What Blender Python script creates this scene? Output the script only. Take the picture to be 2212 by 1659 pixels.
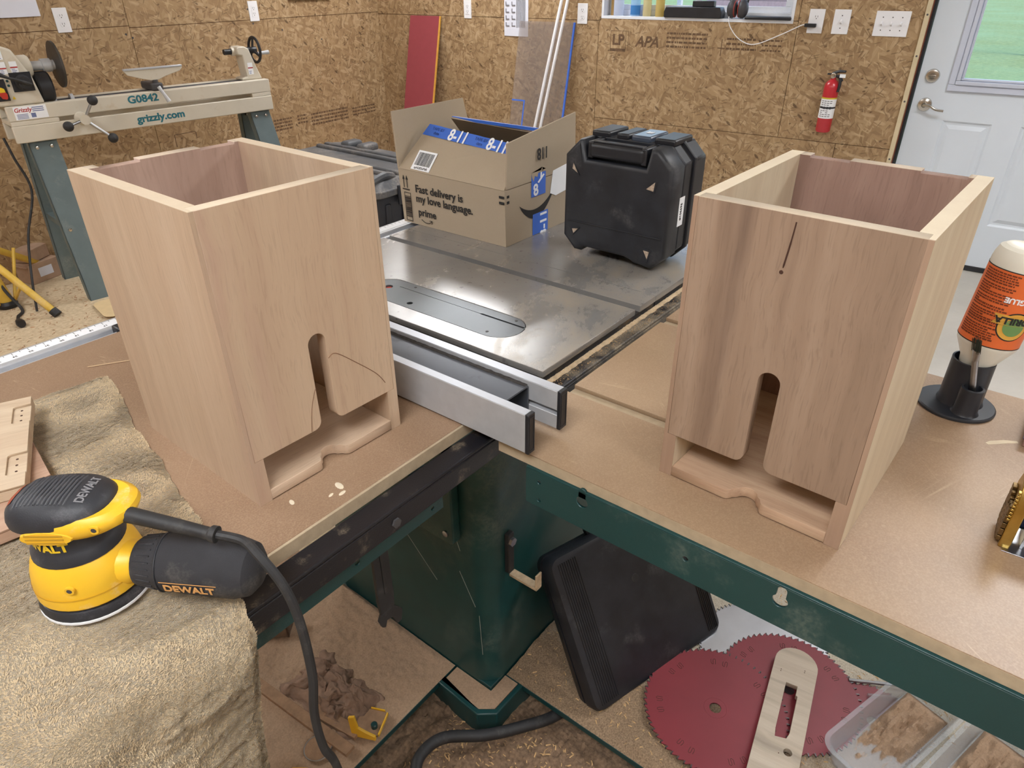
import bpy, bmesh, math, random
from mathutils import Vector, Matrix, noise
random.seed(7)
for o in list(bpy.data.objects): bpy.data.objects.remove(o)
S = bpy.context.scene
COL = S.collection
T = 0.92                      # height of the saw table above the floor; everything below is written relative to it
PI = math.pi
# ------------------------------------------------------------------ camera
cam = bpy.data.objects.new('camera', bpy.data.cameras.new('camera'))
COL.objects.link(cam)
cam.data.sensor_fit = 'HORIZONTAL'; cam.data.sensor_width = 36.0
cam.data.lens = 1496.78 / 2212 * 36
cam.data.clip_start = 0.02; cam.data.clip_end = 300
_r = Vector((0.61743, -0.78659, -0.00766)); _u = Vector((0.40609, 0.31038, 0.85951)); _f = Vector((0.67370, 0.53380, -0.51106))
cam.matrix_world = Matrix(((_r.x, _u.x, -_f.x, -0.78632), (_r.y, _u.y, -_f.y, -0.55978), (_r.z, _u.z, -_f.z, 0.55083 + T), (0, 0, 0, 1)))
S.camera = cam
# ------------------------------------------------------------------ world / exposure
w = bpy.data.worlds.new('world'); S.world = w; w.use_nodes = True
nt = w.node_tree; bg = nt.nodes['Background']
sky = nt.nodes.new('ShaderNodeTexSky'); sky.sky_type = 'NISHITA'
sky.sun_disc = False; sky.sun_elevation = math.radians(38); sky.sun_rotation = math.radians(200)
sky.air_density = 1.0; sky.dust_density = 2.0
nt.links.new(sky.outputs[0], bg.inputs[0]); bg.inputs[1].default_value = 0.55
S.view_settings.view_transform = 'Standard'; S.view_settings.look = 'None'
S.view_settings.gamma = 1.0; S.view_settings.use_curve_mapping = False
S.view_settings.exposure = 0.35
LED = 17.0                    # strength of the ceiling light panels

# ------------------------------------------------------------------ helpers
def lin(r, g, b):
    f = lambda c: (c/255/12.92) if c/255 <= .04045 else ((c/255+.055)/1.055)**2.4
    return (f(r), f(g), f(b), 1)
class MB:
    def __init__(s): s.v = []; s.f = []
    def add(s, vs, fs, M=None):
        n = len(s.v)
        s.v += [tuple(M @ Vector(v)) if M is not None else tuple(v) for v in vs]
        s.f += [tuple(i+n for i in f) for f in fs]; return s
    def box(s, x0, x1, y0, y1, z0, z1, M=None):
        vs = [(x, y, z) for z in (z0, z1) for y in (y0, y1) for x in (x0, x1)]
        return s.add(vs, [(0,2,3,1),(4,5,7,6),(0,1,5,4),(2,6,7,3),(0,4,6,2),(1,3,7,5)], M)
    def prism(s, pts, a, b, M=None):           # polygon in XY extruded along Z from a to b
        n = len(pts)
        vs = [(x, y, a) for x, y in pts] + [(x, y, b) for x, y in pts]
        fs = [tuple(range(n-1, -1, -1)), tuple(range(n, 2*n))] + [(i, (i+1) % n, n+(i+1) % n, n+i) for i in range(n)]
        return s.add(vs, fs, M)
    def loft(s, rings, cap=True, M=None, closed=True):
        n = len(rings[0]); vs = [p for r in rings for p in r]; fs = []
        for k in range(len(rings)-1):
            for i in range(n if closed else n-1):
                j = (i+1) % n
                fs.append((k*n+i, k*n+j, (k+1)*n+j, (k+1)*n+i))
        if cap: fs += [tuple(range(n-1, -1, -1)), tuple((len(rings)-1)*n+i for i in range(n))]
        return s.add(vs, fs, M)
    def lathe(s, prof, n=24, M=None, cap=True):
        return s.loft([[(r*math.cos(2*PI*i/n), r*math.sin(2*PI*i/n), z) for i in range(n)] for r, z in prof], cap, M)
    def cyl(s, p, q, r, n=16, r2=None):
        p = Vector(p); q = Vector(q); return s.tube([p, q], [r, r if r2 is None else r2], n)
    def tube(s, pts, r, n=10, cap=True):
        pts = [Vector(p) for p in pts]; m = len(pts)
        if not hasattr(r, '__len__'): r = [r]*m
        d0 = (pts[1]-pts[0]).normalized()
        up = Vector((0, 0, 1)) if abs(d0.z) < .9 else Vector((1, 0, 0))
        a = d0.cross(up).normalized(); rings = []
        for i in range(m):
            d = (pts[min(i+1, m-1)]-pts[max(i-1, 0)]).normalized()
            a = (a - d*a.dot(d)).normalized(); b = d.cross(a)
            rings.append([tuple(pts[i] + (a*math.cos(2*PI*k/n) + b*math.sin(2*PI*k/n))*r[i]) for k in range(n)])
        return s.loft(rings, cap)
    def sphere(s, c, r, n=16, m=10, sc=(1,1,1), M=None):
        rings = []
        for j in range(m+1):
            t = -PI/2 + PI*j/m; rr = max(math.cos(t), .02)
            rings.append([(c[0]+sc[0]*r*rr*math.cos(2*PI*i/n), c[1]+sc[1]*r*rr*math.sin(2*PI*i/n), c[2]+sc[2]*r*math.sin(t)) for i in range(n)])
        return s.loft(rings, True, M)
    def mesh(s, name):
        me = bpy.data.meshes.new(name); me.from_pydata(s.v, [], s.f); me.update()
        bm = bmesh.new(); bm.from_mesh(me); bmesh.ops.recalc_face_normals(bm, faces=bm.faces); bm.to_mesh(me); bm.free()
        return me
def smoothpath(pts, sub=6):
    P = [Vector(p) for p in pts]; out = []
    for i in range(len(P)-1):
        p0, p1, p2, p3 = P[max(i-1,0)], P[i], P[i+1], P[min(i+2,len(P)-1)]
        for k in range(sub):
            t = k/sub
            out.append(.5*((2*p1)+(p2-p0)*t+(2*p0-5*p1+4*p2-p3)*t*t+(3*p1-p0-3*p2+p3)*t**3))
    return out + [P[-1]]
def plate(outlines, z0, z1, bevel=0.0):
    """flat plate in XY with holes (outlines[1:]), thickness z0..z1"""
    cu = bpy.data.curves.new('c', 'CURVE'); cu.dimensions = '2D'; cu.fill_mode = 'BOTH'
    for pts in outlines:
        sp = cu.splines.new('POLY'); sp.points.add(len(pts)-1); sp.use_cyclic_u = True
        for p, q in zip(sp.points, pts): p.co = (q[0], q[1], 0, 1)
    cu.extrude = (z1-z0)/2 - bevel; cu.bevel_depth = bevel; cu.bevel_resolution = 1; cu.offset = -bevel
    ob = bpy.data.objects.new('c', cu); me = bpy.data.meshes.new_from_object(ob)
    bpy.data.objects.remove(ob); bpy.data.curves.remove(cu)
    zc = (z0+z1)/2
    for v in me.vertices: v.co.z += zc
    bm = bmesh.new(); bm.from_mesh(me); bmesh.ops.remove_doubles(bm, verts=bm.verts, dist=1e-6)
    bmesh.ops.recalc_face_normals(bm, faces=bm.faces); bm.to_mesh(me); bm.free()
    return me
def arc(cx, cy, r, a0, a1, n=8):
    return [(cx+r*math.cos(math.radians(a0+(a1-a0)*i/n)), cy+r*math.sin(math.radians(a0+(a1-a0)*i/n))) for i in range(n+1)]
def rrect(x0, x1, y0, y1, r, n=5):
    return arc(x1-r, y0+r, r, -90, 0, n)+arc(x1-r, y1-r, r, 0, 90, n)+arc(x0+r, y1-r, r, 90, 180, n)+arc(x0+r, y0+r, r, 180, 270, n)
def circ(cx, cy, r, n=20): return [(cx+r*math.cos(2*PI*i/n), cy+r*math.sin(2*PI*i/n)) for i in range(n)]
def xf(me, M): me.transform(M); return me
def frame(o, x, y):
    x = Vector(x).normalized(); y = Vector(y); y = (y - x*y.dot(x)).normalized(); z = x.cross(y)
    return Matrix(((x.x, y.x, z.x, o[0]), (x.y, y.y, z.y, o[1]), (x.z, y.z, z.z, o[2]), (0, 0, 0, 1)))
def TR(x=0, y=0, z=0): return Matrix.Translation((x, y, z))
def RX(a): return Matrix.Rotation(math.radians(a), 4, 'X')
def RY(a): return Matrix.Rotation(math.radians(a), 4, 'Y')
def RZ(a): return Matrix.Rotation(math.radians(a), 4, 'Z')
def place(o, parent, M):
    if parent is not None: o.parent = parent
    if M is None: M = Matrix.Identity(4)
    if parent is None: M = TR(0, 0, T) @ M
    o.matrix_basis = M
def obj(name, m, mat, parent=None, M=None, bevel=0, seg=2, smooth=True, ang=35, label=None, cat=None, group=None, kind=None):
    me = m if isinstance(m, bpy.types.Mesh) else m.mesh(name)
    me.name = name
    if mat is not None and not me.materials: me.materials.append(mat)
    if smooth:
        me.shade_smooth(); me.set_sharp_from_angle(angle=math.radians(ang))
    o = bpy.data.objects.new(name, me); COL.objects.link(o); place(o, parent, M)
    if bevel:
        b = o.modifiers.new('bevel', 'BEVEL'); b.width = bevel; b.segments = seg; b.limit_method = 'ANGLE'; b.angle_limit = math.radians(40)
    if label: o['label'] = label
    if cat: o['category'] = cat
    if group: o['group'] = group
    if kind: o['kind'] = kind
    return o
def thing(name, label, cat, M=None, group=None, kind=None):
    o = bpy.data.objects.new(name, None); COL.objects.link(o); o.empty_display_size = .05; place(o, None, M)
    if label: o['label'] = label
    if cat: o['category'] = cat
    if group: o['group'] = group
    if kind: o['kind'] = kind
    return o
def textmesh(s, size, bold=0.0, ext=0.0001, align='CENTER', sx=1.0, space=1.0, line=1.0, shear=0):
    cu = bpy.data.curves.new('t', 'FONT'); cu.body = s; cu.size = size; cu.align_x = align; cu.align_y = 'CENTER'
    cu.offset = bold; cu.extrude = ext; cu.resolution_u = 3; cu.space_character = space; cu.space_line = line; cu.shear = shear
    ob = bpy.data.objects.new('t', cu); me = bpy.data.meshes.new_from_object(ob)
    bpy.data.objects.remove(ob); bpy.data.curves.remove(cu)
    if sx != 1: me.transform(Matrix.Diagonal((sx, 1, 1, 1)))
    return me
def text(s, size, mat, parent, M, name='lettering', **k):
    return obj(name, textmesh(s, size, **k), mat, parent, M, smooth=False)
def join(meshes, name):
    bm = bmesh.new()
    for m in meshes: bm.from_mesh(m)
    me = bpy.data.meshes.new(name); bm.to_mesh(me); bm.free(); return me
def grid(nx, ny, fn):
    vs = [fn(i/nx, j/ny) for j in range(ny+1) for i in range(nx+1)]
    fs = [(j*(nx+1)+i, j*(nx+1)+i+1, (j+1)*(nx+1)+i+1, (j+1)*(nx+1)+i) for j in range(ny) for i in range(nx)]
    m = MB(); m.v = [tuple(v) for v in vs]; m.f = fs; return m
def fbm(x, y, z=0, o=4): return noise.fractal(Vector((x, y, z)), 1.0, 2.0, o)

# ------------------------------------------------------------------ materials
class NT:
    def __init__(s, name):
        s.m = bpy.data.materials.new(name); s.m.use_nodes = True; s.t = s.m.node_tree; s.b = s.t.nodes['Principled BSDF']
        s.tc = s.t.nodes.new('ShaderNodeTexCoord'); s.P = s.tc.outputs['Object']
    def n(s, ty, **k):
        nd = s.t.nodes.new('ShaderNode'+ty)
        for a, v in k.items():
            if hasattr(nd, a): setattr(nd, a, v)
        return nd
    def set(s, sock, v):
        if v is None: return
        if isinstance(v, bpy.types.NodeSocket): s.t.links.new(v, sock)
        else: sock.default_value = v
    def map(s, scale=(1,1,1), rot=(0,0,0), loc=(0,0,0), src=None):
        if any(rot):                       # turn first, then stretch
            r = s.n('Mapping'); s.set(r.inputs[0], src or s.P); r.inputs['Rotation'].default_value = [math.radians(a) for a in rot]; src = r.outputs[0]; rot = (0, 0, 0)
        m = s.n('Mapping'); s.set(m.inputs[0], src or s.P); m.inputs['Scale'].default_value = scale
        m.inputs['Rotation'].default_value = [math.radians(a) for a in rot]; m.inputs['Location'].default_value = loc; return m.outputs[0]
    def noise(s, vec, scale=1, detail=4, rough=.55, dist=0):
        n = s.n('TexNoise'); s.set(n.inputs['Vector'], vec); n.inputs['Scale'].default_value = scale; n.inputs['Detail'].default_value = detail
        n.inputs['Roughness'].default_value = rough; n.inputs['Distortion'].default_value = dist; return n.outputs[0]
    def vor(s, vec, scale=1, feature='F1', dim='3D', rnd=1):
        n = s.n('TexVoronoi', feature=feature); n.voronoi_dimensions = dim; s.set(n.inputs['Vector'], vec); n.inputs['Scale'].default_value = scale
        n.inputs['Randomness'].default_value = rnd; return n
    def ramp(s, fac, stops, interp='LINEAR'):
        r = s.n('ValToRGB'); r.color_ramp.interpolation = interp; s.set(r.inputs[0], fac); e = r.color_ramp.elements
        while len(e) < len(stops): e.new(.5)
        for x, (p, c) in zip(e, stops): x.position = p; x.color = c if hasattr(c, '__len__') else (c, c, c, 1)
        return r.outputs[0]
    def mix(s, fac, a, b, mode='MIX'):
        m = s.n('MixRGB', blend_type=mode); s.set(m.inputs[0], fac); s.set(m.inputs[1], a); s.set(m.inputs[2], b); return m.outputs[0]
    def math(s, op, a, b=None, c=None):
        m = s.n('Math', operation=op); s.set(m.inputs[0], a); s.set(m.inputs[1], b)
        if c is not None: s.set(m.inputs[2], c)
        return m.outputs[0]
    def sep(s, v):
        n = s.n('SeparateXYZ'); s.set(n.inputs[0], v); return n.outputs
    def bump(s, h, strength=.3, dist=.002):
        b = s.n('Bump'); b.inputs['Strength'].default_value = strength; b.inputs['Distance'].default_value = dist
        s.set(b.inputs['Height'], h); s.t.links.new(b.outputs[0], s.b.inputs['Normal'])
    def out(s, col=None, rough=None, metal=None, spec=None, **k):
        s.set(s.b.inputs['Base Color'], col); s.set(s.b.inputs['Roughness'], rough); s.set(s.b.inputs['Metallic'], metal)
        s.set(s.b.inputs['Specular IOR Level'], spec)
        for a, v in k.items(): s.set(s.b.inputs[a.replace('_', ' ')], v)
        return s.m
def mat(name, col, rough=.5, metal=0., spec=.5, var=.12, vs=20., bump=0., bs=200., dust=0., dcol=lin(178,150,115), ds=14., coat=0.):
    t = NT(name)
    n = t.noise(t.P, vs, 5)
    d = tuple(c*(1-var) for c in col[:3])+(1,); l = tuple(min(1, c*(1+var)) for c in col[:3])+(1,)
    c = t.ramp(n, [(.3, d), (.7, l)])
    r = rough
    if dust:
        dn = t.noise(t.P, ds, 8, .65); fn = t.noise(t.P, ds*25, 2)
        f = t.math('MULTIPLY', t.ramp(dn, [(.62-.3*dust, 0.), (.8-.2*dust, 1.)]), t.ramp(fn, [(.35, .25), (.65, .9)]))
        c = t.mix(f, c, dcol); r = t.math('ADD', t.math('MULTIPLY', f, .9-rough), rough)
    if bump: t.bump(t.noise(t.P, bs, 3), bump, .001)
    return t.out(c, r, metal, spec, Coat_Weight=coat)
def emis(name, col, st):
    t = NT(name); return t.out((0,0,0,1), .5, Emission_Color=col, Emission_Strength=st)
def osb(name):
    t = NT(name); col = None; hgt = None
    big = t.noise(t.map((1.3, 1.3, 1.3)), 1, 3)
    for k, (a, sx, sy) in enumerate([(5, 11, 36), (68, 11, 38), (-22, 11, 35), (112, 14, 50), (-48, 13, 44), (38, 12, 42), (85, 15, 54), (-70, 14, 48), (15, 15, 54)]):
        w = t.map((sx, sy, 1), (0, 0, a), (k*13.7, k*7.3, 0), t.mix(.018, t.P, t.noise(t.map((9, 9, 9), loc=(k, 0, 0)), 1, 2), 'ADD'))
        v = t.vor(w, 1, 'F1', '2D', 1.0)
        rgb = t.n('SeparateColor'); t.set(rgb.inputs[0], v.outputs['Color'])
        fib = t.noise(t.map((sx*.5, sy*6, 1), (0, 0, a)), 1, 3)
        val = t.math('ADD', t.math('MULTIPLY', rgb.outputs[0], .68), t.math('MULTIPLY', fib, .45))
        c = t.ramp(val, [(.10, lin(110,87,62)), (.2, lin(138,111,80)), (.45, lin(158,129,95)), (.7, lin(171,143,107)), (.95, lin(190,164,130))])
        if col is None: col = c; hgt = rgb.outputs[0]
        else:
            msk = t.math('GREATER_THAN', rgb.outputs[1], .6)
            msk = t.math('MULTIPLY', msk, t.ramp(v.outputs['Distance'], [(.42, 1.), (.62, 0.)]))
            col = t.mix(msk, col, c); hgt = t.mix(msk, hgt, rgb.outputs[0])
    # sparse dark bark flakes
    v = t.vor(t.map((15, 42, 1), (0, 0, 40), (3, 9, 0)), 1, 'F1', '2D'); rg = t.n('SeparateColor'); t.set(rg.inputs[0], v.outputs['Color'])
    dk = t.math('MULTIPLY', t.math('GREATER_THAN', rg.outputs[0], .972), t.ramp(v.outputs['Distance'], [(.22, 1.), (.34, 0.)]))
    col = t.mix(t.math('MULTIPLY', dk, .75), col, lin(72,52,34))
    v = t.vor(t.map((34, 60, 1), (0, 0, -20), (8, 2, 0)), 1, 'F1', '2D'); rg = t.n('SeparateColor'); t.set(rg.inputs[0], v.outputs['Color'])
    dk = t.math('MULTIPLY', t.math('GREATER_THAN', rg.outputs[1], .965), t.ramp(v.outputs['Distance'], [(.2, 1.), (.35, 0.)]))
    col = t.mix(t.math('MULTIPLY', dk, .7), col, lin(80,58,38))
    for k, (a, cc, am) in enumerate([(25, lin(206,180,142), .5), (-60, lin(92,70,48), .55), (80, lin(204,176,136), .5), (-15, lin(88,66,44), .55), (50, lin(100,76,50), .5)]):
        v = t.vor(t.map((13, 95, 1), (0, 0, a), (k*5.3, k*3.1, 0)), 1, 'F1', '2D'); rg = t.n('SeparateColor'); t.set(rg.inputs[0], v.outputs['Color'])
        m_ = t.math('MULTIPLY', t.math('GREATER_THAN', rg.outputs[2], .88), t.ramp(v.outputs['Distance'], [(.18, am), (.32, 0.)]))
        col = t.mix(m_, col, cc)
    col = t.mix(t.ramp(big, [(.35, .0), (.7, .22)]), col, lin(154,126,94))
    t.bump(hgt, .25, .002)
    return t.out(col, .62, 0, .35)
def wood(name, dark, mid, light, streak=None, seed=0, axis='Z', pores=.35, sc=1.0, rough=.62, figure=1.0, rim=None, face=None):
    t = NT(name)
    sq = {'X': (1.2, 34, 34), 'Y': (34, 1.2, 34), 'Z': (34, 34, 1.2)}[axis]
    fine = {'X': (26, 460, 460), 'Y': (460, 26, 460), 'Z': (460, 460, 26)}[axis]
    wob = t.noise(t.map((3, 3, 3), loc=(seed, seed*2, 0)), 1, 3)
    P = t.mix(.05*figure, t.P, wob, 'ADD')
    n1 = t.noise(t.map([s*sc for s in sq], loc=(seed*3.1, seed*1.7, seed)), 1, 5, .6)
    n1 = t.noise(t.map([s*sc for s in sq], loc=(seed*3.1, seed*1.7, seed), src=P), 1, 5, .6)
    c = t.ramp(n1, [(.28, dark), (.5, mid), (.72, light)])
    blot = t.noise(t.map((4, 4, 2), loc=(seed, 5, 2)), 1, 3)
    c = t.mix(t.ramp(blot, [(.4, 0.), (.7, .35)]), c, mid)
    pn = t.noise(t.map(fine, loc=(seed, 0, 0), src=P), 1, 2)
    c = t.mix(t.math('MULTIPLY', t.ramp(pn, [(.34, 1.), (.46, 0.)]), pores*.5), c, tuple(x*.55 for x in dark[:3])+(1,))
    if streak:
        sn = t.noise(t.map([s*.55 for s in sq], loc=(seed*7+2, seed+4, 0), src=P), 1, 4, .5)
        c = t.mix(t.ramp(sn, [(.56, 0.), (.70, .75)]), c, streak)
    if face: c = t.mix(t.math('LESS_THAN', t.sep(t.P)[1], .0006), c, t.ramp(n1, [(.28, face[0]), (.72, face[1])]))   # darker heartwood edge
    if rim: c = t.mix(t.math('MULTIPLY', t.math('GREATER_THAN', t.sep(t.P)[2], rim), .6), c, lin(226,212,188))   # top edge mixed towards cream
    t.bump(t.math('ADD', t.math('MULTIPLY', pn, .5), n1), .06, .0006)
    return t.out(c, rough, 0, .35)
def fibre(name, c1, c2, c3, rough=.5, scratch=True):            # hardboard / MDF
    t = NT(name)
    n = t.noise(t.map((3, 3, 3)), 1, 5); f = t.noise(t.P, 500, 2)
    c = t.ramp(n, [(.3, c1), (.55, c2), (.78, c3)])
    c = t.mix(t.math('MULTIPLY', t.ramp(f, [(.4, .0), (.7, 1.)]), .22), c, lin(205,180,150))
    sp = t.noise(t.map((90, 90, 90)), 1, 2); c = t.mix(t.ramp(sp, [(.68, 0.), (.74, .14)]), c, lin(212,188,156))
    if scratch:
        for k, a in enumerate((20, -35, 75, 130)):
            w = t.map((1.2, 26, 1), (0, 0, a), (k*3, k*5.1, 0))
            m = t.noise(w, 1, 2, .5, .6); band = t.math('ABSOLUTE', t.math('SUBTRACT', m, .5))
            g = t.noise(t.map((7, 7, 7), loc=(k*9, 0, 0)), 1, 2)
            c = t.mix(t.math('MULTIPLY', t.ramp(band, [(.0, .3), (.004, 0.)]), t.ramp(g, [(.56, 0.), (.66, 1.)])), c, lin(220,196,160))
    t.bump(f, .06, .0006)
    return t.out(c, t.ramp(n, [(.3, rough-.06), (.7, rough+.1)]), 0, .5)

M_osb = osb('osb_board')
M_gap = mat('stud_gap', lin(120,62,40), .9)
M_white = mat('white_paint', lin(226,230,236), .45, var=.03)
M_plate = mat('white_plastic_plate', lin(236,236,240), .35, var=.02)
M_slot = mat('slot_dark', lin(70,68,70), .6)
M_black = mat('black_plastic', lin(34,35,40), .42, var=.25, bump=.15, bs=600)
M_blackd = mat('black_plastic_dusty', lin(36,38,44), .46, var=.3, bump=.2, bs=500, dust=.26, dcol=lin(104,102,102), ds=7)
M_rubber = mat('black_rubber', lin(40,40,42), .6, var=.2, dust=.25, dcol=lin(95,92,90), ds=30)
M_steel = mat('steel', lin(176,178,182), .32, 1., var=.1)
M_chrome = mat('nickel', lin(200,196,190), .22, 1., var=.05)
M_alu = mat('brushed_aluminium', lin(186,188,192), .45, .3, var=.05, vs=60, bump=.05, bs=900)
M_alul = mat('aluminium_edge', lin(196,200,208), .35, .4, var=.05)
M_print = mat('black_print', lin(38,36,36), .7, var=.05)
M_wprint = mat('white_print', lin(240,242,246), .6, var=.02)
# ------------------------------------------------------------------ the room
zf = -T
w2 = Vector((0.061, -0.998, 0)).normalized(); w1 = Vector((-w2.y, w2.x, 0))
C0 = Vector((3.405, 4.067, zf))                    # corner of the two visible walls, on the floor
MBK = frame(C0, w2, (0, 0, 1))                     # back wall: x along the wall, y up, z into the room
SL = 6.0
MLF = frame(C0 - w1*SL, w1, (0, 0, 1))             # left wall (behind the lathe): x grows towards the corner
HT = 2.62; SB = 8.0
def struct(name, m, mt, M=None, label=None, **k):
    return obj(name, m, mt, None, M, kind='structure', label=label, **k)
# floor: concrete with sawdust
t = NT('dusty_concrete')
n1 = t.noise(t.map((1.1, 1.1, 1.1)), 1, 6, .6); n2 = t.noise(t.P, 60, 3); n3 = t.noise(t.map((9, 9, 9)), 1, 6, .7)
conc = t.ramp(n1, [(.3, lin(170,166,158)), (.7, lin(205,202,195))])
dustc = t.ramp(n2, [(.3, lin(184,164,134)), (.7, lin(210,191,161))])
xyz = t.sep(t.P)
# the dust has settled round the lathe, in the far left part of the shop
reg = t.math('ADD', t.math('MULTIPLY', t.math('SUBTRACT', xyz[1], xyz[0]), .55), t.math('MULTIPLY', n3, 1.1))
f = t.ramp(reg, [(.55, .06), (.95, 1.)])
c = t.mix(f, conc, dustc)
c = t.mix(t.math('MULTIPLY', t.ramp(n3, [(.58, 0.), (.75, .35)]), f), c, lin(164,132,100))
t.bump(t.math('ADD', t.math('MULTIPLY', n3, .6), n2), .35, .004)
M_floor = t.out(c, t.mix(f, (.35,)*3+(1,), (.9,)*3+(1,)), 0, .4)
struct('floor', MB().box(-3.4, 4.0, -4.6, 4.6, zf-.1, zf), M_floor, smooth=False)
M_ceil = mat('white_ceiling', lin(236,236,232), .8, var=.03)
struct('ceiling', MB().box(-3.4, 4.2, -4.6, 4.8, zf+HT, zf+HT+.1), M_ceil, smooth=False)

def panels(wall, rects, th=.012, g=.0015):
    for x0, x1, y0, y1 in rects:
        obj('panel', MB().box(x0+g, x1-g, y0+g, y1-g, .001, th), M_osb, wall, smooth=False)
# back wall with openings for window and door
WS0, WS1, WH0, WH1 = 1.985, 3.178, 1.225, 2.12
DS0, DS1, DH1 = 3.852, 4.80, 2.07
wb = MB()
for a in [(-.1, WS0, 0, HT), (WS0, WS1, 0, WH0), (WS0, WS1, WH1, HT), (WS1, DS0, 0, HT), (DS0, DS1, DH1, HT), (DS1, SB, 0, HT)]:
    wb.box(a[0], a[1], a[2], a[3], -.12, 0)
wall_b = struct('wall_back', wb, M_gap, MBK, smooth=False)
panels(wall_b, [(0, 1.965, 0, 1.199), (0, WS0, 1.199, 2.418), (1.965, 3.54, 0, .609), (1.965, 3.21, .609, WH0), (3.21, 3.826, .609, 1.62), (3.54, 3.826, 0, .609),
                (WS1, 3.826, 1.62, HT), (WS0, WS1, WH1, HT), (0, WS0, 2.418, HT), (WS1, 3.21, WH0, 1.62), (DS1+.04, SB, 0, 1.219), (DS1+.04, SB, 1.219, HT), (3.826, DS1+.04, DH1+.04, HT)])
wl = struct('wall_left', MB().box(0, SL+.12, 0, HT, -.12, 0), M_gap, MLF, smooth=False)
V = SL-2.04
panels(wl, [(V, SL-.012, 0, 1.212), (V-2.44, V, 0, 1.222), (0, V-2.44, 0, 1.222), (V, SL-.012, 1.212, 2.43), (V-2.44, V, 1.222, 2.44), (0, V-2.44, 1.222, 2.44), (0, SL-.012, 2.445, HT)])
# walls behind the camera
MRT = frame((-3.3, -4.4, zf), (-1, 0, 0), (0, 0, 1))
wr = struct('wall_right', MB().box(-7.4, 0.1, 0, HT, -.12, 0), M_gap, MRT, smooth=False)
panels(wr, [(-7.3+2.44*i, min(0, -7.3+2.44*(i+1)), 1.219*j, min(HT, 1.219*(j+1))) for i in range(3) for j in range(3)])
MFR = frame((-3.2, -4.5, zf), (0, 1, 0), (0, 0, 1))
wf = struct('wall_front', MB().box(0, 9.2, 0, HT, -.12, 0), M_gap, MFR, smooth=False)
panels(wf, [(2.3*i, 2.3*(i+1), 1.219*j, min(HT, 1.219*(j+1))) for i in range(4) for j in range(3)])
# lumber stamps printed on the boards
M_stamp = mat('lumber_ink', lin(104,80,58), .8, var=.3, vs=40)
def stamp_lines(mb, x0, x1, y, h, gap=.006):
    x = x0
    while x < x1:
        l = random.uniform(.006, .03); mb.box(x, min(x+l, x1), y, y+h, .0121, .0126); x += l+gap*random.uniform(.5, 1.2)
sb = MB()
for i in range(4): stamp_lines(sb, 2.44, 2.70, 1.135-.024*i, .011)
for i in range(3): stamp_lines(sb, 2.82, 3.0, 1.118-.026*i, .011)
for i in range(3): stamp_lines(sb, 3.03, 3.14, 1.118-.026*i, .009)
for a in [(2.055, 2.165, 1.142, 1.145), (2.055, 2.058, 1.04, 1.145), (2.162, 2.165, 1.04, 1.145), (2.055, 2.165, 1.025, 1.042), (2.18, 2.183, 1.03, 1.142), (2.19, 2.192, 1.03, 1.142), (2.79, 2.795, 1.03, 1.12), (2.77, 2.815, 1.07, 1.075)]:
    sb.box(a[0], a[1], a[2], a[3], .0121, .0126)
sme = join([sb.mesh('s'), xf(textmesh('LP', .085, .003, .0003), TR(2.11, 1.09, .0124)), xf(textmesh('APA', .085, .002, .0003, shear=.25), TR(2.31, 1.085, .0124))], 'lumber_stamp')
obj('lumber_stamp', sme, M_stamp, wall_b, smooth=False)
sl = MB()
def ll(s): return SL-s
for i in range(4): stamp_lines(sl, ll(1.16), ll(1.0), .50+.022*i, .012)
for i in range(3): stamp_lines(sl, ll(.95), ll(.86), .52+.024*i, .012)
for i in range(4): stamp_lines(sl, ll(.82), ll(.45), .49+.024*i, .013)
for i in range(3): stamp_lines(sl, ll(.4), ll(.15), .5+.024*i, .011)
sl.box(ll(1.93), ll(1.925), .53, .60, .0121, .0126); sl.box(ll(1.93), ll(1.78), .60, .604, .0121, .0126); sl.box(ll(1.78), ll(1.775), .56, .60, .0121, .0126)
obj('lumber_stamp', sl, M_stamp, wl, smooth=False)
# nail heads
nl = MB()
for s_, h_ in [(1.215, 1.275), (1.19, 1.19), (.96, 1.14), (2.035, 1.16), (2.07, 1.18), (.62, 1.06)]:
    nl.lathe([(.006, .0118), (.006, .0128)], 8, TR(ll(s_), h_, 0))
obj('nail_heads', nl, M_slot, wl, smooth=False, kind='stuff')
# ---- window
win = thing('window_1', None, None, MBK, kind='structure')
M_vinyl = mat('white_vinyl', lin(228,232,240), .4, var=.03)
def rframe(x0, x1, y0, y1, w, z0, z1):
    return MB().box(x0, x1, y0, y0+w, z0, z1).box(x0, x1, y1-w, y1, z0, z1).box(x0, x0+w, y0+w, y1-w, z0, z1).box(x1-w, x1, y0+w, y1-w, z0, z1)
obj('window_jamb', rframe(WS0-.004, WS1+.004, WH0-.014, WH1+.004, .016, -.118, .014), M_vinyl, win, bevel=.001)
obj('window_frame', rframe(WS0+.012, WS1-.012, WH0+.002, WH1-.012, .032, -.115, -.065), M_vinyl, win, bevel=.003)
xm = (WS0+WS1)/2
obj('sash', rframe(WS0+.05, xm+.02, WH0+.034, WH1-.05, .03, -.09, -.07), M_vinyl, win, bevel=.002)
obj('sash', rframe(xm-.02, WS1-.05, WH0+.034, WH1-.05, .03, -.112, -.092), M_vinyl, win, bevel=.002)
t = NT('window_glass'); t.b.inputs['Transmission Weight'].default_value = 1; t.b.inputs['IOR'].default_value = 1.02
M_glass = t.out((.95, .98, 1, 1), .0, 0, .5)
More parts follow.
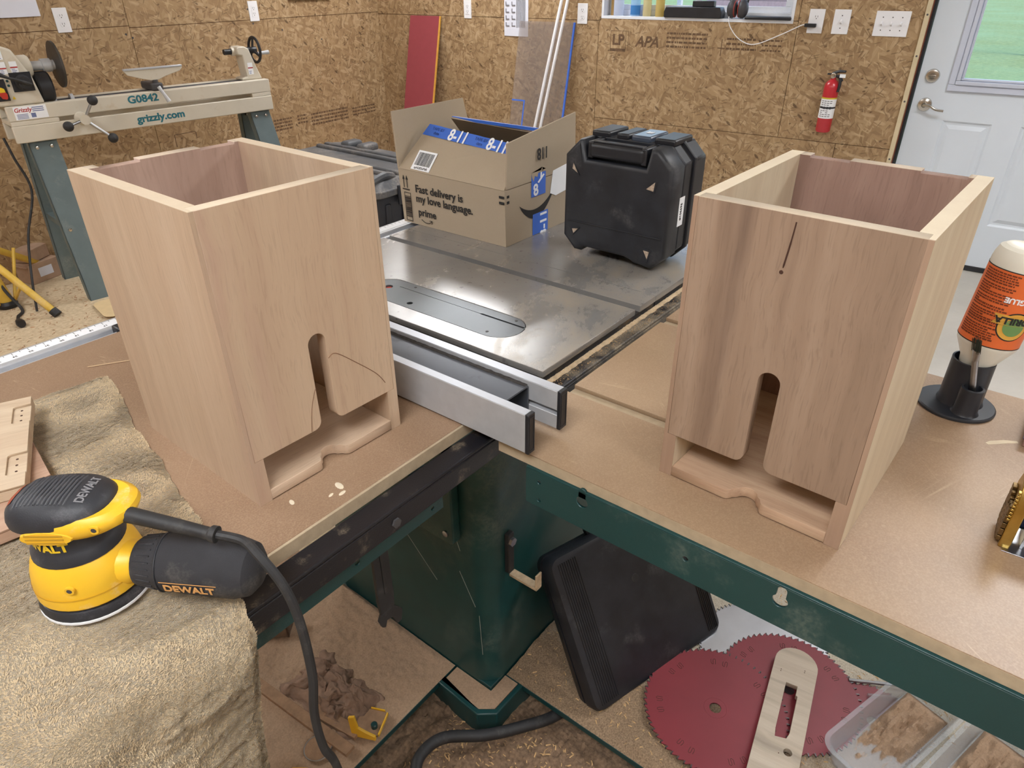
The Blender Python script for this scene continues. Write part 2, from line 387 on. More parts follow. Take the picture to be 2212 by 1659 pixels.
def glassmat():
    t = NT('clear_pane'); tr = t.n('BsdfTransparent'); gl = t.n('BsdfGlossy'); gl.inputs['Roughness'].default_value = .02
    fr = t.n('Fresnel'); fr.inputs[0].default_value = 1.45; mx = t.n('MixShader')
    t.set(mx.inputs[0], t.math('MULTIPLY', fr.outputs[0], .7)); t.set(mx.inputs[1], tr.outputs[0]); t.set(mx.inputs[2], gl.outputs[0])
    t.t.links.new(mx.outputs[0], t.t.nodes['Material Output'].inputs[0]); return t.m
M_pane = glassmat()
obj('pane', MB().box(WS0+.08, xm-.01, WH0+.064, WH1-.08, -.082, -.078), M_pane, win, smooth=False)
obj('pane', MB().box(xm+.01, WS1-.08, WH0+.064, WH1-.08, -.104, -.1), M_pane, win, smooth=False)
# ---- door
door = thing('door_1', None, None, MBK, kind='structure')
D0, D1 = 3.868, 4.782; DB = .02
GX0, GX1, GY0, GY1 = 4.064, 4.586, .972, 1.86
zd = -.03
M_door = mat('door_paint', lin(214,222,232), .42, var=.02, vs=4)
P1 = (4.035, 4.262, .262, .775); P2_ = (4.388, 4.615, .262, .775)
rc = lambda a: [(a[0], a[2]), (a[1], a[2]), (a[1], a[3]), (a[0], a[3])]
leaf = plate([[(D0, DB), (D1, DB), (D1, 2.045), (D0, 2.045)], rc((GX0, GX1, GY0, GY1)), rc(P1), rc(P2_)], zd-.042, zd)
obj('leaf', leaf, M_door, door, smooth=False)
for a in (P1, P2_):
    r = MB()
    ring = lambda k, z: [(a[0]+k, a[2]+k, z), (a[1]-k, a[2]+k, z), (a[1]-k, a[3]-k, z), (a[0]+k, a[3]-k, z)]
    r.loft([ring(0, zd), ring(.010, zd-.008), ring(.02, zd-.009), ring(.04, zd-.001), ring(.045, zd-.001)], cap=False)
    n = len(r.v); r.f.append((n-4, n-3, n-2, n-1)); obj('raised_panel', r, M_door, door, smooth=False)
M_lite = mat('door_lite_frame', lin(196,202,218), .4, var=.02)
fr = MB()
for k0, k1, h in ((-.052, -.02, .014), (-.02, -.0, .022), (0, .012, .012)):
    x0, x1, y0, y1 = GX0+k0, GX1-k0, GY0+k0, GY1-k0
    m = rframe(x0, x1, y0, y1, k1-k0, zd-.02, zd+h); fr.add(m.v, m.f)
obj('glass_frame', fr, M_lite, door, bevel=.004)
obj('pane', MB().box(GX0+.004, GX1-.004, GY0+.004, GY1-.004, zd-.026, zd-.02), M_pane, door, smooth=False)
obj('door_sweep', MB().box(D0, D1, .002, .03, zd-.04, zd+.006), M_black, door, bevel=.002)
def rose(y, lever):
    c = (3.931, y)
    r = obj('lever_handle' if lever else 'deadbolt', MB().lathe([(.034, zd), (.034, zd+.004), (.031, zd+.010), (.02, zd+.013), (.012, zd+.014), (.012, zd+.034)] if lever else [(.034, zd), (.034, zd+.005), (.030, zd+.012), (.026, zd+.013), (.014, zd+.014)], 28, TR(c[0], c[1], 0)), M_chrome, door)
    if lever:
        obj('lever', MB().tube(smoothpath([(c[0]-.005, c[1], zd+.036), (c[0]+.03, c[1]-.002, zd+.04), (c[0]+.06, c[1]-.016, zd+.042), (c[0]+.098, c[1]-.02, zd+.04)]), .0065, 10), M_chrome, r)
    else:
        obj('thumb_turn', MB().box(c[0]-.018, c[0]+.018, c[1]-.005, c[1]+.005, zd+.012, zd+.026), M_chrome, r, bevel=.002)
rose(.846, True); rose(.987, False)
M_pine = mat('raw_pine', lin(206,190,156), .7, var=.08, vs=12)
trim = thing('trim_1', None, None, MBK, kind='structure')
for a in [(3.826, 3.848, 0, DH1+.04), (DS1+.004, DS1+.038, 0, DH1+.04)]:
    obj('door_casing', MB().box(a[0], a[1], a[2], a[3], -.02, .026), M_pine, trim, bevel=.001)
obj('door_casing', MB().box(3.848, DS1+.004, DH1+.004, DH1+.04, -.02, .026), M_pine, trim, bevel=.001)
obj('door_stop', MB().box(3.849, 3.864, 0, DH1, -.11, -.012).box(DS1-.014, DS1, 0, DH1, -.11, -.012).box(3.86, DS1-.014, 2.052, DH1, -.11, -.012), M_black, trim, smooth=False)
tn = MB()
for h in (.56, .86, 1.08, 1.27): tn.lathe([(.005, .0255), (.005, .0268)], 8, TR(3.838, h, 0))
obj('nail_heads', tn, M_slot, trim, kind='stuff')
# ---- outdoors: lawn, gravel path, hedge, fence, shed
t = NT('lawn'); n = t.noise(t.P, 9, 6, .7); n2 = t.noise(t.P, .5, 2)
c = t.mix(t.ramp(n2, [(.35, 0.), (.7, .6)]), t.ramp(n, [(.3, lin(78,106,58)), (.7, lin(126,146,92))]), lin(112,146,104)); t.bump(n, .6, .05); M_lawn = t.out(c, .9)
struct('lawn_ground', MB().box(4.3, 70, -45, 45, zf-.3, zf-.2), M_lawn, smooth=False)
t = NT('gravel'); n = t.noise(t.P, 30, 4, .8); M_gravel = t.out(t.ramp(n, [(.3, lin(116,106,110)), (.7, lin(160,148,152))]), .9)
struct('gravel_path', MB().box(12.2, 14.4, -40, 45, zf-.2, zf-.18), M_gravel, smooth=False)
M_leaf = mat('bush_leaves', lin(58,92,58), .6, var=.5, vs=3)
def foliage(name, c, r, n, ls, label):
    m = MB()
    for i in range(n):
        d = Vector((random.gauss(0, 1), random.gauss(0, 1), random.gauss(0, 1))).normalized()*r*random.uniform(.55, 1)
        q = Vector(c)+Vector((d.x, d.y, d.z*.8)); R = Matrix.Rotation(random.uniform(0, 6.28), 3, (random.random(), random.random(), random.random()+.1))
        a = R @ Vector((ls, 0, 0)); b = R @ Vector((0, ls*.45, 0))
        m.add([q-a, q-b, q+a, q+b], [(0, 1, 2, 3)])
    tk = thing(name, label, 'tree', TR(c[0], c[1], zf-.2))
    me = m.mesh('foliage'); me.transform(TR(-c[0], -c[1], -(zf-.2))); o = obj('foliage', me, M_leaf, tk, smooth=False, kind='stuff')
    obj('trunk', MB().tube([(0, 0, 0), (.03, .02, (c[2]-zf)*.6), (0, 0, c[2]-zf)], [.09, .07, .04], 8), M_slot, tk)
foliage('garden_tree', (9.6, -1.62, .55), .42, 900, .05, 'small leafy tree seen through the upper door glass')
M_fence = mat('weathered_fence', lin(160,168,180), .8)
fe = thing('garden_fence', 'pale wooden rail fence on the lawn beyond the door', 'fence', TR(19.5, 0, zf-.2))
for i in range(9):
    obj('post', MB().box(-.06, .06, -4.2+1.7*i-.06, -4.2+1.7*i+.06, 0, 1.35), M_fence, fe, smooth=False)
for h in (1.1,): obj('rail', MB().box(-.02, .02, -4.5, 9.6, h, h+.12), M_fence, fe, smooth=False)
M_side = mat('shed_siding', lin(132,118,124), .8); M_roof = mat('shed_roof', lin(110,105,110), .8)
sh = thing('garden_shed', 'mauve clapboard shed on the lawn behind the window', 'shed', TR(15.5, 4.6, zf-.2))
for i in range(14): obj('siding', MB().box(0, 2.4, -2.2, 2.2, .16*i, .16*i+.152), M_side, sh, smooth=False)
obj('roof', MB().prism([(-2.5, 2.24), (2.5, 2.24), (0, 3.4)], -.2, 2.6, Matrix(((0,0,1,0),(1,0,0,0),(0,1,0,0),(0,0,0,1)))), M_roof, sh, smooth=False)
# ---- ceiling light panels (2 x 4 ft); the one above the photographer is added fill
M_led = emis('led_diffuser', (.975, .985, 1.0, 1), LED); M_fix = mat('fixture_white', lin(235,235,235), .5)
for (x, y), lab in zip([(2.65, 2.65), (1.95, -1.2), (-1.3, 2.6), (-1.5, -.5), (-.9, -3.2)], ['over the lathe corner', 'in front of the door', 'beyond the left extension', 'added as fill above the photographer', 'behind the outfeed table']):
    lt = thing('ceiling_light', 'white rectangular ceiling light '+lab, 'light', TR(x, y, zf+HT), group='ceiling lights')
    obj('housing', rframe(-.32, .32, -.62, .62, .018, -.045, 0), M_fix, lt, bevel=.003)
    obj('diffuser', MB().box(-.30, .30, -.60, .60, -.036, -.004), M_led, lt, smooth=False)

# ------------------------------------------------------------------ things on the walls
def outlet(name, s, h, M, label, kind='duplex', wid=.074, hgt=.118, n=1, grp='wall plates'):
    r = thing(name, label, 'outlet' if kind == 'duplex' else 'switch', M @ TR(s, h, .012), group=grp)
    obj('cover_plate', MB().box(-wid/2, wid/2, -hgt/2, hgt/2, 0, .005), M_plate, r, bevel=.0018)
    if kind == 'duplex':
        for dy in (.02, -.02):
            q = obj('receptacle', plate([[(x*.017, y*.0145+dy) for x, y in circ(0, 0, 1, 18)]], .004, .0068), M_plate, r)
            obj('slots', MB().box(-.007, -.005, dy-.001, dy+.008, .0062, .0071).box(.005, .007, dy-.001, dy+.008, .0062, .0071).lathe([(.0025, .0062), (.0025, .0071)], 10, TR(0, dy-.007, 0)), M_slot, q, smooth=False)
    elif kind == 'decora':
        q = obj('receptacle', MB().box(-.0165, .0165, -.033, .033, .004, .0068), M_plate, r, bevel=.001)
        for dy in (.016, -.016): obj('slots', MB().box(-.007, -.005, dy-.001, dy+.008, .0062, .0072).box(.005, .007, dy-.001, dy+.008, .0062, .0072).lathe([(.0025, .0062), (.0025, .0072)], 10, TR(0, dy-.007, 0)), M_slot, q, smooth=False)
    else:
        for i in range(n):
            x = (i-(n-1)/2)*.046
            q = obj('toggle', MB().prism([(-.012, 0), (.012, 0), (.004, .016), (-.002, .017)], -.0045, .0045, TR(x, 0, .004) @ Matrix(((0,0,1,0),(1,0,0,0),(0,1,0,0),(0,0,0,1)))), M_plate, r, bevel=.0008)
            for sy_ in (.03, -.03): obj('screw', MB().lathe([(.003, .004), (.003, .006)], 8, TR(x, sy_, 0)), M_slot, r)
    return r
outlet('wall_outlet', SL-2.40, 1.268, MLF, 'white duplex outlet on the left wall above the lathe headstock')
outlet('wall_outlet', SL-1.172, 1.262, MLF, 'white outlet plate on the left wall above the lathe tailstock', 'decora')
outlet('wall_outlet', .90, 1.245, MBK, 'white outlet plate on the back wall just right of the leaning red board', 'decora', wid=.066)
outlet('wall_outlet', 1.843, 1.235, MBK, 'white outlet plate on the back wall left of the window', 'duplex')
po = outlet('wall_outlet', 3.303, 1.227, MBK, 'white outlet plate right of the window with a black plug in it', 'duplex', wid=.08)
outlet('light_switch', 3.434, 1.227, MBK, 'single white toggle switch plate right of the plugged outlet', 'toggle', wid=.084)
outlet('light_switch', 3.682, 1.224, MBK, 'wide white triple toggle switch plate beside the door trim', 'toggle', wid=.164, n=3)
# plug with charging cord up to the ear muffs
pl = thing('charger_cord', 'thin white cord sagging from the black plug to the window sill', 'cord', MBK @ TR(3.303, 1.207, .018))
obj('plug', MB().box(-.052, .008, -.009, .009, .0, .022), M_black, pl, bevel=.003)
cd = [(-.052, 0, .012), (-.07, -.002, .014), (-.18, -.055, .02), (-.31, -.105, .02), (-.40, -.082, .02), (-.465, -.02, .018), (-.485, .03, .006), (-.482, .036, -.03)]
obj('cord', MB().tube(smoothpath(cd), .0026, 8), M_plate, pl)
# papers
M_paper = mat('paper', lin(222,224,236), .7, var=.03, vs=5)
def bent(x0, x1, y0, y1, amp):
    return grid(8, 8, lambda u, v: (x0+(x1-x0)*u, y0+(y1-y0)*v, .0135+amp*(1-v)*(.4+.6*math.sin(u*3))))
obj('paper_sheet', bent(0, .26, 0, .32, .006), M_paper, None, MLF @ TR(SL-2.76, 1.292, 0), label='blank white paper sheet pinned on the left wall at the corner of view', cat='paper')
ch = thing('wall_chart', 'white printed chart hanging on the back wall behind the clear sheet', 'chart', MBK @ TR(1.32, 1.086, .0))
obj('sheet', bent(-.1, .1, 0, .3, .004), M_paper, ch)
cm = MB()
for i in range(5):
    for x0, x1 in ((-.085, -.055), (-.035, -.005)):
        cm.box(x0, x0+.006, .06+.042*i, .085+.042*i, .018, .0186); cm.box(x0+.006, x1, .06+.042*i, .066+.042*i, .018, .0186)
for k in range(7): cm.box(.005+.011*k, .0095+.011*k, .055, .29, .0178, .0186)
obj('chart_print', cm, mat('grey_print', lin(120,118,124), .8), ch, smooth=False)
obj('notice_board', MB().box(0, .37, 0, .3, 0, .02), mat('grey_board', lin(110,116,116), .6), None, MLF @ TR(SL-.875, 1.317, .012), label='grey framed board high on the left wall near the corner', cat='board', bevel=.003)
# red board leaning on the wall
def lean(o, x, ylen, top_n, base_n, h0=0):        # frame whose y runs up a leaning board
    pass
def leaning(name, s0, h_top, n_base, width, th, mt, label, cat, tilt=0, **k):
    b = MBK @ Vector((s0, 0, n_base)); tp = MBK @ Vector((s0+tilt, h_top, .02))
    M = frame(b, w2, tp-b)
    return M, (tp-b).length
M, L = leaning('red', .36, 1.187, .30, 0, 0, None, '', '', .13)
rb = thing('red_board', 'red laminated board with a yellow edge leaning in the corner', 'board', M)
obj('face', MB().box(0, .285, 0, L, 0, .008), mat('red_laminate', lin(150,66,74), .5, var=.04), rb, smooth=False)
obj('edge_band', MB().box(.285, .296, 0, L, 0, .010), mat('yellow_edge', lin(214,160,66), .6), rb, smooth=False)
M, L = leaning('ac', 1.36, 1.18, .27, 0, 0, None, '', '', .06)
t = NT('clear_acrylic'); tr = t.n('BsdfTransparent'); tr.inputs[0].default_value = (.93, .92, .92, 1); df = t.n('BsdfDiffuse'); df.inputs[0].default_value = lin(190,180,175); gl = t.n('BsdfGlossy'); gl.inputs['Roughness'].default_value = .15
mx = t.n('MixShader'); mx.inputs[0].default_value = .16; t.set(mx.inputs[1], tr.outputs[0]); t.set(mx.inputs[2], df.outputs[0])
m2 = t.n('MixShader'); m2.inputs[0].default_value = .07; t.set(m2.inputs[1], mx.outputs[0]); t.set(m2.inputs[2], gl.outputs[0]); t.t.links.new(m2.outputs[0], t.t.nodes['Material Output'].inputs[0]); M_acr = t.m
ac = thing('acrylic_sheet', 'clear acrylic sheet with blue taped edge leaning left of the window', 'sheet', M)
obj('sheet', MB().box(0, .425, 0, L, 0, .006), M_acr, ac, smooth=False)
M_btape = mat('blue_film', lin(66,112,214), .5)
obj('blue_edge', MB().box(.425, .437, 0, L, -.002, .008), M_btape, ac, smooth=False)
obj('blue_patch', MB().box(.10, .11, .1, .70, .0062, .0066).box(.0, .11, .70, .71, .0062, .0066), M_btape, ac, smooth=False)
for i, (a, b_) in enumerate(((1.60, 1.80), (1.645, 1.845))):
    p0 = MBK @ Vector((a-.05, 0, .34)); p1 = MBK @ Vector((b_, 1.75, .03))
    q = MB().cyl((0, 0, 0), p1-p0, .010, 12); obj('white_rod', q, M_plate, None, TR(*p0), label=['slim white rod in front of the acrylic sheet, nearer the red board', 'slim white rod in front of the acrylic sheet, nearer the window'][i], cat='rod', group='white rods')
# fire extinguisher
fx = thing('fire_extinguisher', 'small red fire extinguisher hung on the back wall beside the door', 'extinguisher', MBK @ TR(3.464, .675, .058) @ RX(-90))
M_red = mat('extinguisher_red', lin(190,40,52), .32, var=.06, coat=.4)
obj('cylinder', MB().lathe([(.034, 0), (.0395, .008), (.0395, .235), (.036, .252), (.026, .266), (.014, .274), (.013, .285)], 28), M_red, fx)
lb = obj('label_sheet', MB().lathe([(.0398, .075), (.0398, .178)], 28, cap=False), M_wprint, fx)
M_lp = mat('grey_label_print', lin(120,120,124), .7)
lp = MB()
for i in range(9):
    for a in range(4):
        if random.random() < .75: lp.box(-.006, .006, -.0402, -.0399, .084+.01*i, .088+.01*i, RZ(-34+22*a))
obj('label_print', lp, M_lp, lb, smooth=False)
obj('label_band', MB().lathe([(.0399, .176), (.0399, .184)], 28, cap=False), mat('yellow_label', lin(210,190,60), .6), fx)
obj('strap', MB().lathe([(.0405, .127), (.0405, .136)], 28, cap=False), M_black, fx)
obj('valve', MB().lathe([(.013, .284), (.015, .286), (.015, .300), (.010, .303)], 16), M_steel, fx)
obj('gauge', MB().lathe([(.014, 0), (.014, .01), (.011, .011)], 16, TR(0, -.012, .295) @ RX(90)), M_chrome, fx)
obj('handle', MB().tube([(-.008, -.0, .305), (.03, -.01, .318), (.06, -.02, .318)], [.007, .008, .006], 8).tube([(.0, .0, .29), (.035, -.01, .295), (.052, -.018, .27)], [.006, .007, .005], 8), M_black, fx)
obj('pull_pin', MB().tube([(-.035, 0, .300), (.0, 0, .300)], .005, 8), M_black, fx)
obj('tamper_tag', MB().box(.035, .065, -.03, -.028, .288, .306), M_wprint, fx)
obj('hose', MB().tube(smoothpath([(.012, 0, .292), (.034, -.01, .285), (.042, -.014, .255), (.038, -.016, .215)]), [.008]*18+[.01], 10), M_rubber, fx)
# ------------------------------------------------------------------ window sill things
sill = WH0+.002
def jar(s, z, r, h, mt, label, liquid=None, lh=.6):
    o = thing('jar', label, 'jar', MBK @ TR(s, sill, z) @ RX(-90), group='jars on the window sill')
    obj('glass', MB().lathe([(r*.93, 0), (r, .006), (r, h*.8), (r*.8, h*.9), (r*.8, h)], 20), mt, o)
    if liquid: obj('contents', MB().lathe([(r*1.004, .008), (r*1.004, h*lh)], 20, cap=False), liquid, o)
    obj('lid', MB().lathe([(r*.86, h), (r*.86, h+.02)], 20), M_plate, o)
def clearmat(name, col, f=.5):
    t = NT(name); tr = t.n('BsdfTransparent'); tr.inputs[0].default_value = col; df = t.n('BsdfTranslucent'); df.inputs[0].default_value = col; d2 = t.n('BsdfPrincipled'); d2.inputs[0].default_value = col; d2.inputs['Roughness'].default_value = .15
    a = t.n('MixShader'); a.inputs[0].default_value = .5; t.set(a.inputs[1], df.outputs[0]); t.set(a.inputs[2], d2.outputs[0])
    b = t.n('MixShader'); b.inputs[0].default_value = f; t.set(b.inputs[1], tr.outputs[0]); t.set(b.inputs[2], a.outputs[0])
    t.t.links.new(b.outputs[0], t.t.nodes['Material Output'].inputs[0]); return t.m
jar(2.03, -.05, .014, .2, mat('bamboo', lin(176,140,84), .6), 'narrow tan tube at the left end of the window sill')
jar(2.085, -.02, .032, .19, clearmat('frosted', (.82, .86, .95, 1), .7), 'frosted white bottle on the sill beside the narrow tan tube')
jar(2.195, -.03, .03, .17, clearmat('bluejar', (.62, .8, .95, 1), .6), 'clear bottle with blue liquid on the sill', clearmat('blue_liquid', (.15, .42, .72, 1), .75), .35)
jar(2.275, -.03, .026, .2, clearmat('honey', (.86, .77, .50, 1), .8), 'pale amber bottle on the sill next to the blue one')
jar(2.365, -.02, .027, .2, clearmat('amber', (.80, .66, .30, 1), .85), 'darker amber bottle on the sill beside the black speaker bar')
sp = thing('speaker_bar', 'long black speaker bar lying on the window sill', 'speaker', MBK @ TR(2.59, sill, -.01))
obj('body', MB().prism([(-.178, 0), (.178, 0), (.18, .03), (.168, .058), (-.168, .058), (-.18, .03)], -.035, .035), M_black, sp, bevel=.004)
obj('top_box', MB().box(-.012, .12, .058, .09, -.03, .01), M_black, sp, bevel=.004)
em = thing('ear_muffs', 'dark grey ear muffs with red trim on the window sill', 'ear muffs', MBK @ TR(2.855, sill, .0))
M_muff = mat('muff_grey', lin(66,64,68), .5)
for sx_ in (-1, 1):
    e = obj('ear_cup', MB().sphere((sx_*.03, .052, 0), .05, 18, 12, (.62, 1.0, .8)), M_muff, em)
    obj('red_trim', MB().lathe([(.043, -.002), (.043, .002)], 24, TR(sx_*.012, .052, 0) @ RY(90) @ Matrix.Diagonal((.84, 1.04, 1, 1))), mat('red_trim', lin(150,50,40), .5), e)
obj('headband', MB().tube(smoothpath([(-.045, .06, -.01), (-.05, .13, -.015), (0, .18, -.015), (.05, .13, -.015), (.045, .06, -.01)]), .006, 8), M_black, em)
obj('headset_case', MB().box(-.13, .13, 0, .016, -.05, .05), M_black, None, MBK @ TR(3.04, sill, -.02), bevel=.005, label='flat black strap case at the right end of the window sill', cat='case')
# ------------------------------------------------------------------ table saw
XS, XW, YD = .298, .380, .692
def ironmat():
    t = NT('cast_iron'); P = t.P
    n = t.noise(t.map((4, 4, 4)), 1, 4, .5); g = t.noise(t.map((900, 30, 1)), 1, 2); st = t.noise(t.map((3, 9, 1), (0, 0, 30)), 1, 3, .5)
    base = t.ramp(n, [(.25, lin(146,143,140)), (.75, lin(172,169,166))])
    base = t.mix(t.ramp(st, [(.52, 0.), (.75, .3)]), base, lin(128,124,126))
    base = t.mix(t.math('MULTIPLY', g, .2), base, lin(90,88,86))
    xyz = t.sep(P)
    # powdery sawdust, thickest along the rear edge
    sm = t.noise(t.map((5, 11, 1), (0, 0, -30)), 1, 5, .6, .5); pw = t.noise(t.P, 520, 3, .7); md = t.noise(t.map((40, 60, 1), (0, 0, -20)), 1, 4, .6)
    near = t.math('ADD', t.ramp(xyz[1], [(.0, .2), (.30, .0)]), -.10)
    cov = t.ramp(t.math('ADD', t.math('ADD', sm, near), t.math('MULTIPLY', t.math('SUBTRACT', md, .5), .2)), [(.46, 0.), (.92, .8)])
    f = t.math('MULTIPLY', cov, t.ramp(pw, [(.32, .25), (.60, 1.)]))
    geo = t.n('NewGeometry'); f = t.math('MULTIPLY', f, t.math('MAXIMUM', t.sep(geo.outputs['Normal'])[2], 0.))
    dots = t.ramp(t.noise(t.map((70, 70, 70)), 1, 3), [(.30, .4), (.36, 0.)])
    base = t.mix(dots, base, lin(60,56,52))
    c = t.mix(f, base, lin(196,176,142))
    t.bump(t.math('ADD', t.math('MULTIPLY', g, .3), pw), .03, .0004)
    r = t.math('ADD', .23, t.math('MULTIPLY', f, .6))
    return t.out(c, r, t.math('SUBTRACT', .38, t.math('MULTIPLY', f, .38)), .6)
M_iron = ironmat()
M_ironed = mat('iron_edge', lin(72,70,70), .5, .6, dust=.3, dcol=lin(170,145,110), ds=20)
M_green = mat('machine_green', lin(23,63,64), .34, var=.12, vs=6, bump=.2, bs=700, dust=.12, dcol=lin(120,128,118), ds=7)
M_greend = mat('machine_green_dusty', lin(27,68,68), .34, var=.12, bump=.25, bs=500, dust=.36, dcol=lin(104,116,110), ds=6)
t = NT('black_rail'); n_ = t.noise(t.P, 22, 7, .65); fn_ = t.noise(t.P, 500, 2)
# the stretch behind the blade is dusted most
mp = t.n('MapRange'); mp.inputs[1].default_value = -.05; mp.inputs[2].default_value = .1; mp.inputs[3].default_value = 0; mp.inputs[4].default_value = .15; t.set(mp.inputs[0], t.sep(t.P)[0])
f_ = t.math('MULTIPLY', t.ramp(t.math('ADD', n_, mp.outputs[0]), [(.55, 0.), (.8, 1.)]), t.ramp(fn_, [(.35, .2), (.65, 1.)]))
t.bump(t.noise(t.P, 450, 3), .25, .001); M_rail = t.out(t.mix(f_, lin(34,33,38), lin(178,162,138)), t.math('ADD', .35, t.math('MULTIPLY', f_, .5)), .2, .5)
M_raild = mat('black_rail_dusty', lin(40,39,42), .4, .2, var=.2, dust=.62, dcol=lin(196,172,134), ds=18)
M_mdf = fibre('hardboard_top', lin(130,103,82), lin(148,120,97), lin(163,136,111), .40)
M_mdf2 = fibre('hardboard_outfeed', lin(144,117,93), lin(162,135,108), lin(177,151,122), .38)
M_mdfe = mat('mdf_edge', lin(178,160,134), .75, var=.1, vs=60, bump=.2, bs=400)
saw = thing('table_saw', 'green cabinet table saw with dusty cast iron top and hardboard extension', 'table saw', TR(.2, .35, zf))
SWM = TR(-.2, -.35, -zf)      # children written in table coordinates
def sp_(name, m, mt, par=None, **k): return obj(name, m, mt, par or saw, SWM if par is None else None, **k)
stad = lambda x, y0, y1, r, n=12: arc(x, y1-r, r, 0, 180, n)+arc(x, y0+r, r, 180, 360, n)
top = join([plate([[(0, 0), (XS, 0), (XS, YD), (0, YD)], stad(.089, .113, .50, .0465)], -.012, 0, .0008),
            MB().box(-.15, -.019, 0, YD, -.012, 0).box(XS+.019, XW-.0006, 0, YD, -.012, 0).mesh('a')], 'top')
tp = sp_('cast_iron_top', top, M_iron, smooth=False)
obj('web', MB().box(-.148, XW-.002, .002, YD-.002, -.040, -.0122), M_ironed, tp, smooth=False)
wg = sp_('extension_wing', MB().box(XW+.0006, .70, 0, YD, -.012, 0), M_iron, smooth=False)
obj('web', MB().box(XW+.002, .698, .002, YD-.002, -.040, -.0122), M_ironed, wg, smooth=False)
M_ins = mat('insert_steel', lin(118,122,126), .4, .7, var=.06, vs=8, bump=.06, bs=700, dust=.2, dcol=lin(180,180,178), ds=9)
blade = [(.1065, .1165), (.1115, .1175), (.1115, .22), (.1095, .225), (.1095, .44), (.1075, .44), (.1075, .225), (.1060, .22)]
ins = sp_('throat_plate', plate([stad(.089, .1145, .4985, .0448), blade, circ(.062, .364, .006), circ(.095, .458, .0085)], -.005, -.0006, .0003), M_ins, smooth=False)
for x, y in ((.058, .165), (.124, .41), (.124, .15)): obj('leveling_screw', MB().lathe([(.003, -.002), (.003, -.0002)], 10, TR(x, y, 0)), M_slot, ins)
obj('red_button', MB().lathe([(.0075, -.01), (.007, -.004)], 14, TR(.095, .458, 0)), mat('red_plastic', lin(200,80,70), .4), ins)
# rear rail (black angle) with swept sawdust
sp_('rear_rail', MB().box(-1.25, .72, -.034, -.001, -.026, -.020).box(-1.25, .72, -.034, -.029, -.058, -.026), M_rail, bevel=.002)
M_dust = mat('sawdust', lin(166,139,114), .95, var=.16, vs=260, bump=.8, bs=260)
M_dustl = mat('light_sawdust', lin(190,168,138), .95, var=.2, vs=80, bump=.8, bs=300)
def ridge(u, v):
    x = .0+.72*u; wv = .007+.004*abs(fbm(x*30, 3))
    return (x, -.003-wv*v*1.3, -.0198+(.0012+.003*abs(fbm(x*70, 1)))*max(0, math.sin(PI*min(1, v+.25))))
sp_('rail_sawdust', grid(420, 8, ridge), M_dustl, kind='stuff')
def rdust(u, v):
    x = .02+.68*u; return (x, -.0335+.031*v, -.0196+.0012*abs(fbm(x*60, v*5, 2)))
# front rail with tape scale
fr_ = sp_('front_rail', MB().box(-1.25, .72, YD+.002, YD+.012, -.05, -.004).box(-1.25, .72, YD+.012, YD+.044, -.05, -.022), M_alul, bevel=.001)
sp_('rail_tube', MB().box(-1.25, .72, YD+.044, YD+.088, -.06, -.008), M_alu, bevel=.003)
tape = sp_('measuring_tape', MB().box(-1.2, .7, YD+.054, YD+.079, -.0082, -.0074), M_wprint, smooth=False)
tk = MB(); nums = []
for i in range(0, 75):
    x = -1.18+.0254*i
    tk.box(x-.0004, x+.0004, YD+.070, YD+.079, -.0075, -.0072); tk.box(x+.0123, x+.0131, YD+.074, YD+.079, -.0075, -.0072)
    if 12 < i < 45: nums.append(xf(textmesh(str(50-i if i < 50 else i-50), .0075, .0002), TR(x, YD+.062, -.0073) @ RZ(180)))
obj('tape_marks', join([tk.mesh('k')]+nums, 'tape_marks'), M_print, tape, smooth=False)
obj('rail_stop', MB().box(-.345, -.30, YD+.004, YD+.03, -.02, .004), M_black, saw, SWM, bevel=.004)
# hardboard extension left of the blade side
sp_('extension_table', MB().box(-1.25, -.155, .0035, YD+.001, -.0192, -.0005), M_mdf, bevel=.0008)
sp_('extension_edge', MB().box(-1.25, -.155, -.0005, .0033, -.0195, -.0008), M_mdfe, bevel=.0005)
sp_('extension_beam', 
    xf(plate([[(-1.25, -.085), (-.268, -.085), (-.268, -.021), (-1.25, -.021)], circ(-.288, -.074, .0035), circ(-.42, -.070, .004)], -.004, 0), Matrix(((1,0,0,0),(0,0,-1,-.026),(0,1,0,0),(0,0,0,1)))), M_green, smooth=False)
sp_('rail_bolt', MB().lathe([(.007, 0), (.007, .003), (.004, .0032)], 6, TR(-.36, -.034, -.043) @ RX(90)), M_slot)
sp_('extension_brace', MB().box(-1.2, -.27, .3, .34, -.06, -.0195), M_green, bevel=.002)
sp_('extension_brace', MB().box(-.30, -.27, .002, .2995, -.06, -.0195), M_green, bevel=.002)
for y in (.02, .62): sp_('extension_leg', MB().box(-1.22, -1.17, y, y+.05, zf, -.0195), M_green, bevel=.002)
# cabinet: rounded vertical corner
cab = rrect(-.040, .50, .10, .63, .048, 8)
cbt = sp_('cabinet', MB().prism(cab, -.84, -.041), M_greend, ang=40)
obj('motor_cover', MB().prism(rrect(.165, .60, -.43, -.17, .012), -.062, -.0402, Matrix(((0,0,1,0),(1,0,0,0),(0,1,0,0),(0,0,0,1)))), M_greend, cbt, bevel=.003)
obj('cover_screw', MB().lathe([(.007, 0), (.007, .003), (.004, .004)], 12, TR(-.062, .185, -.405) @ RY(-90)), M_steel, cbt)
obj('rail_bracket', MB().box(-.10, -.04, .12, .145, -.20, -.05).box(-.10, -.094, .12, .20, -.20, -.05), M_greend, cbt, bevel=.002)
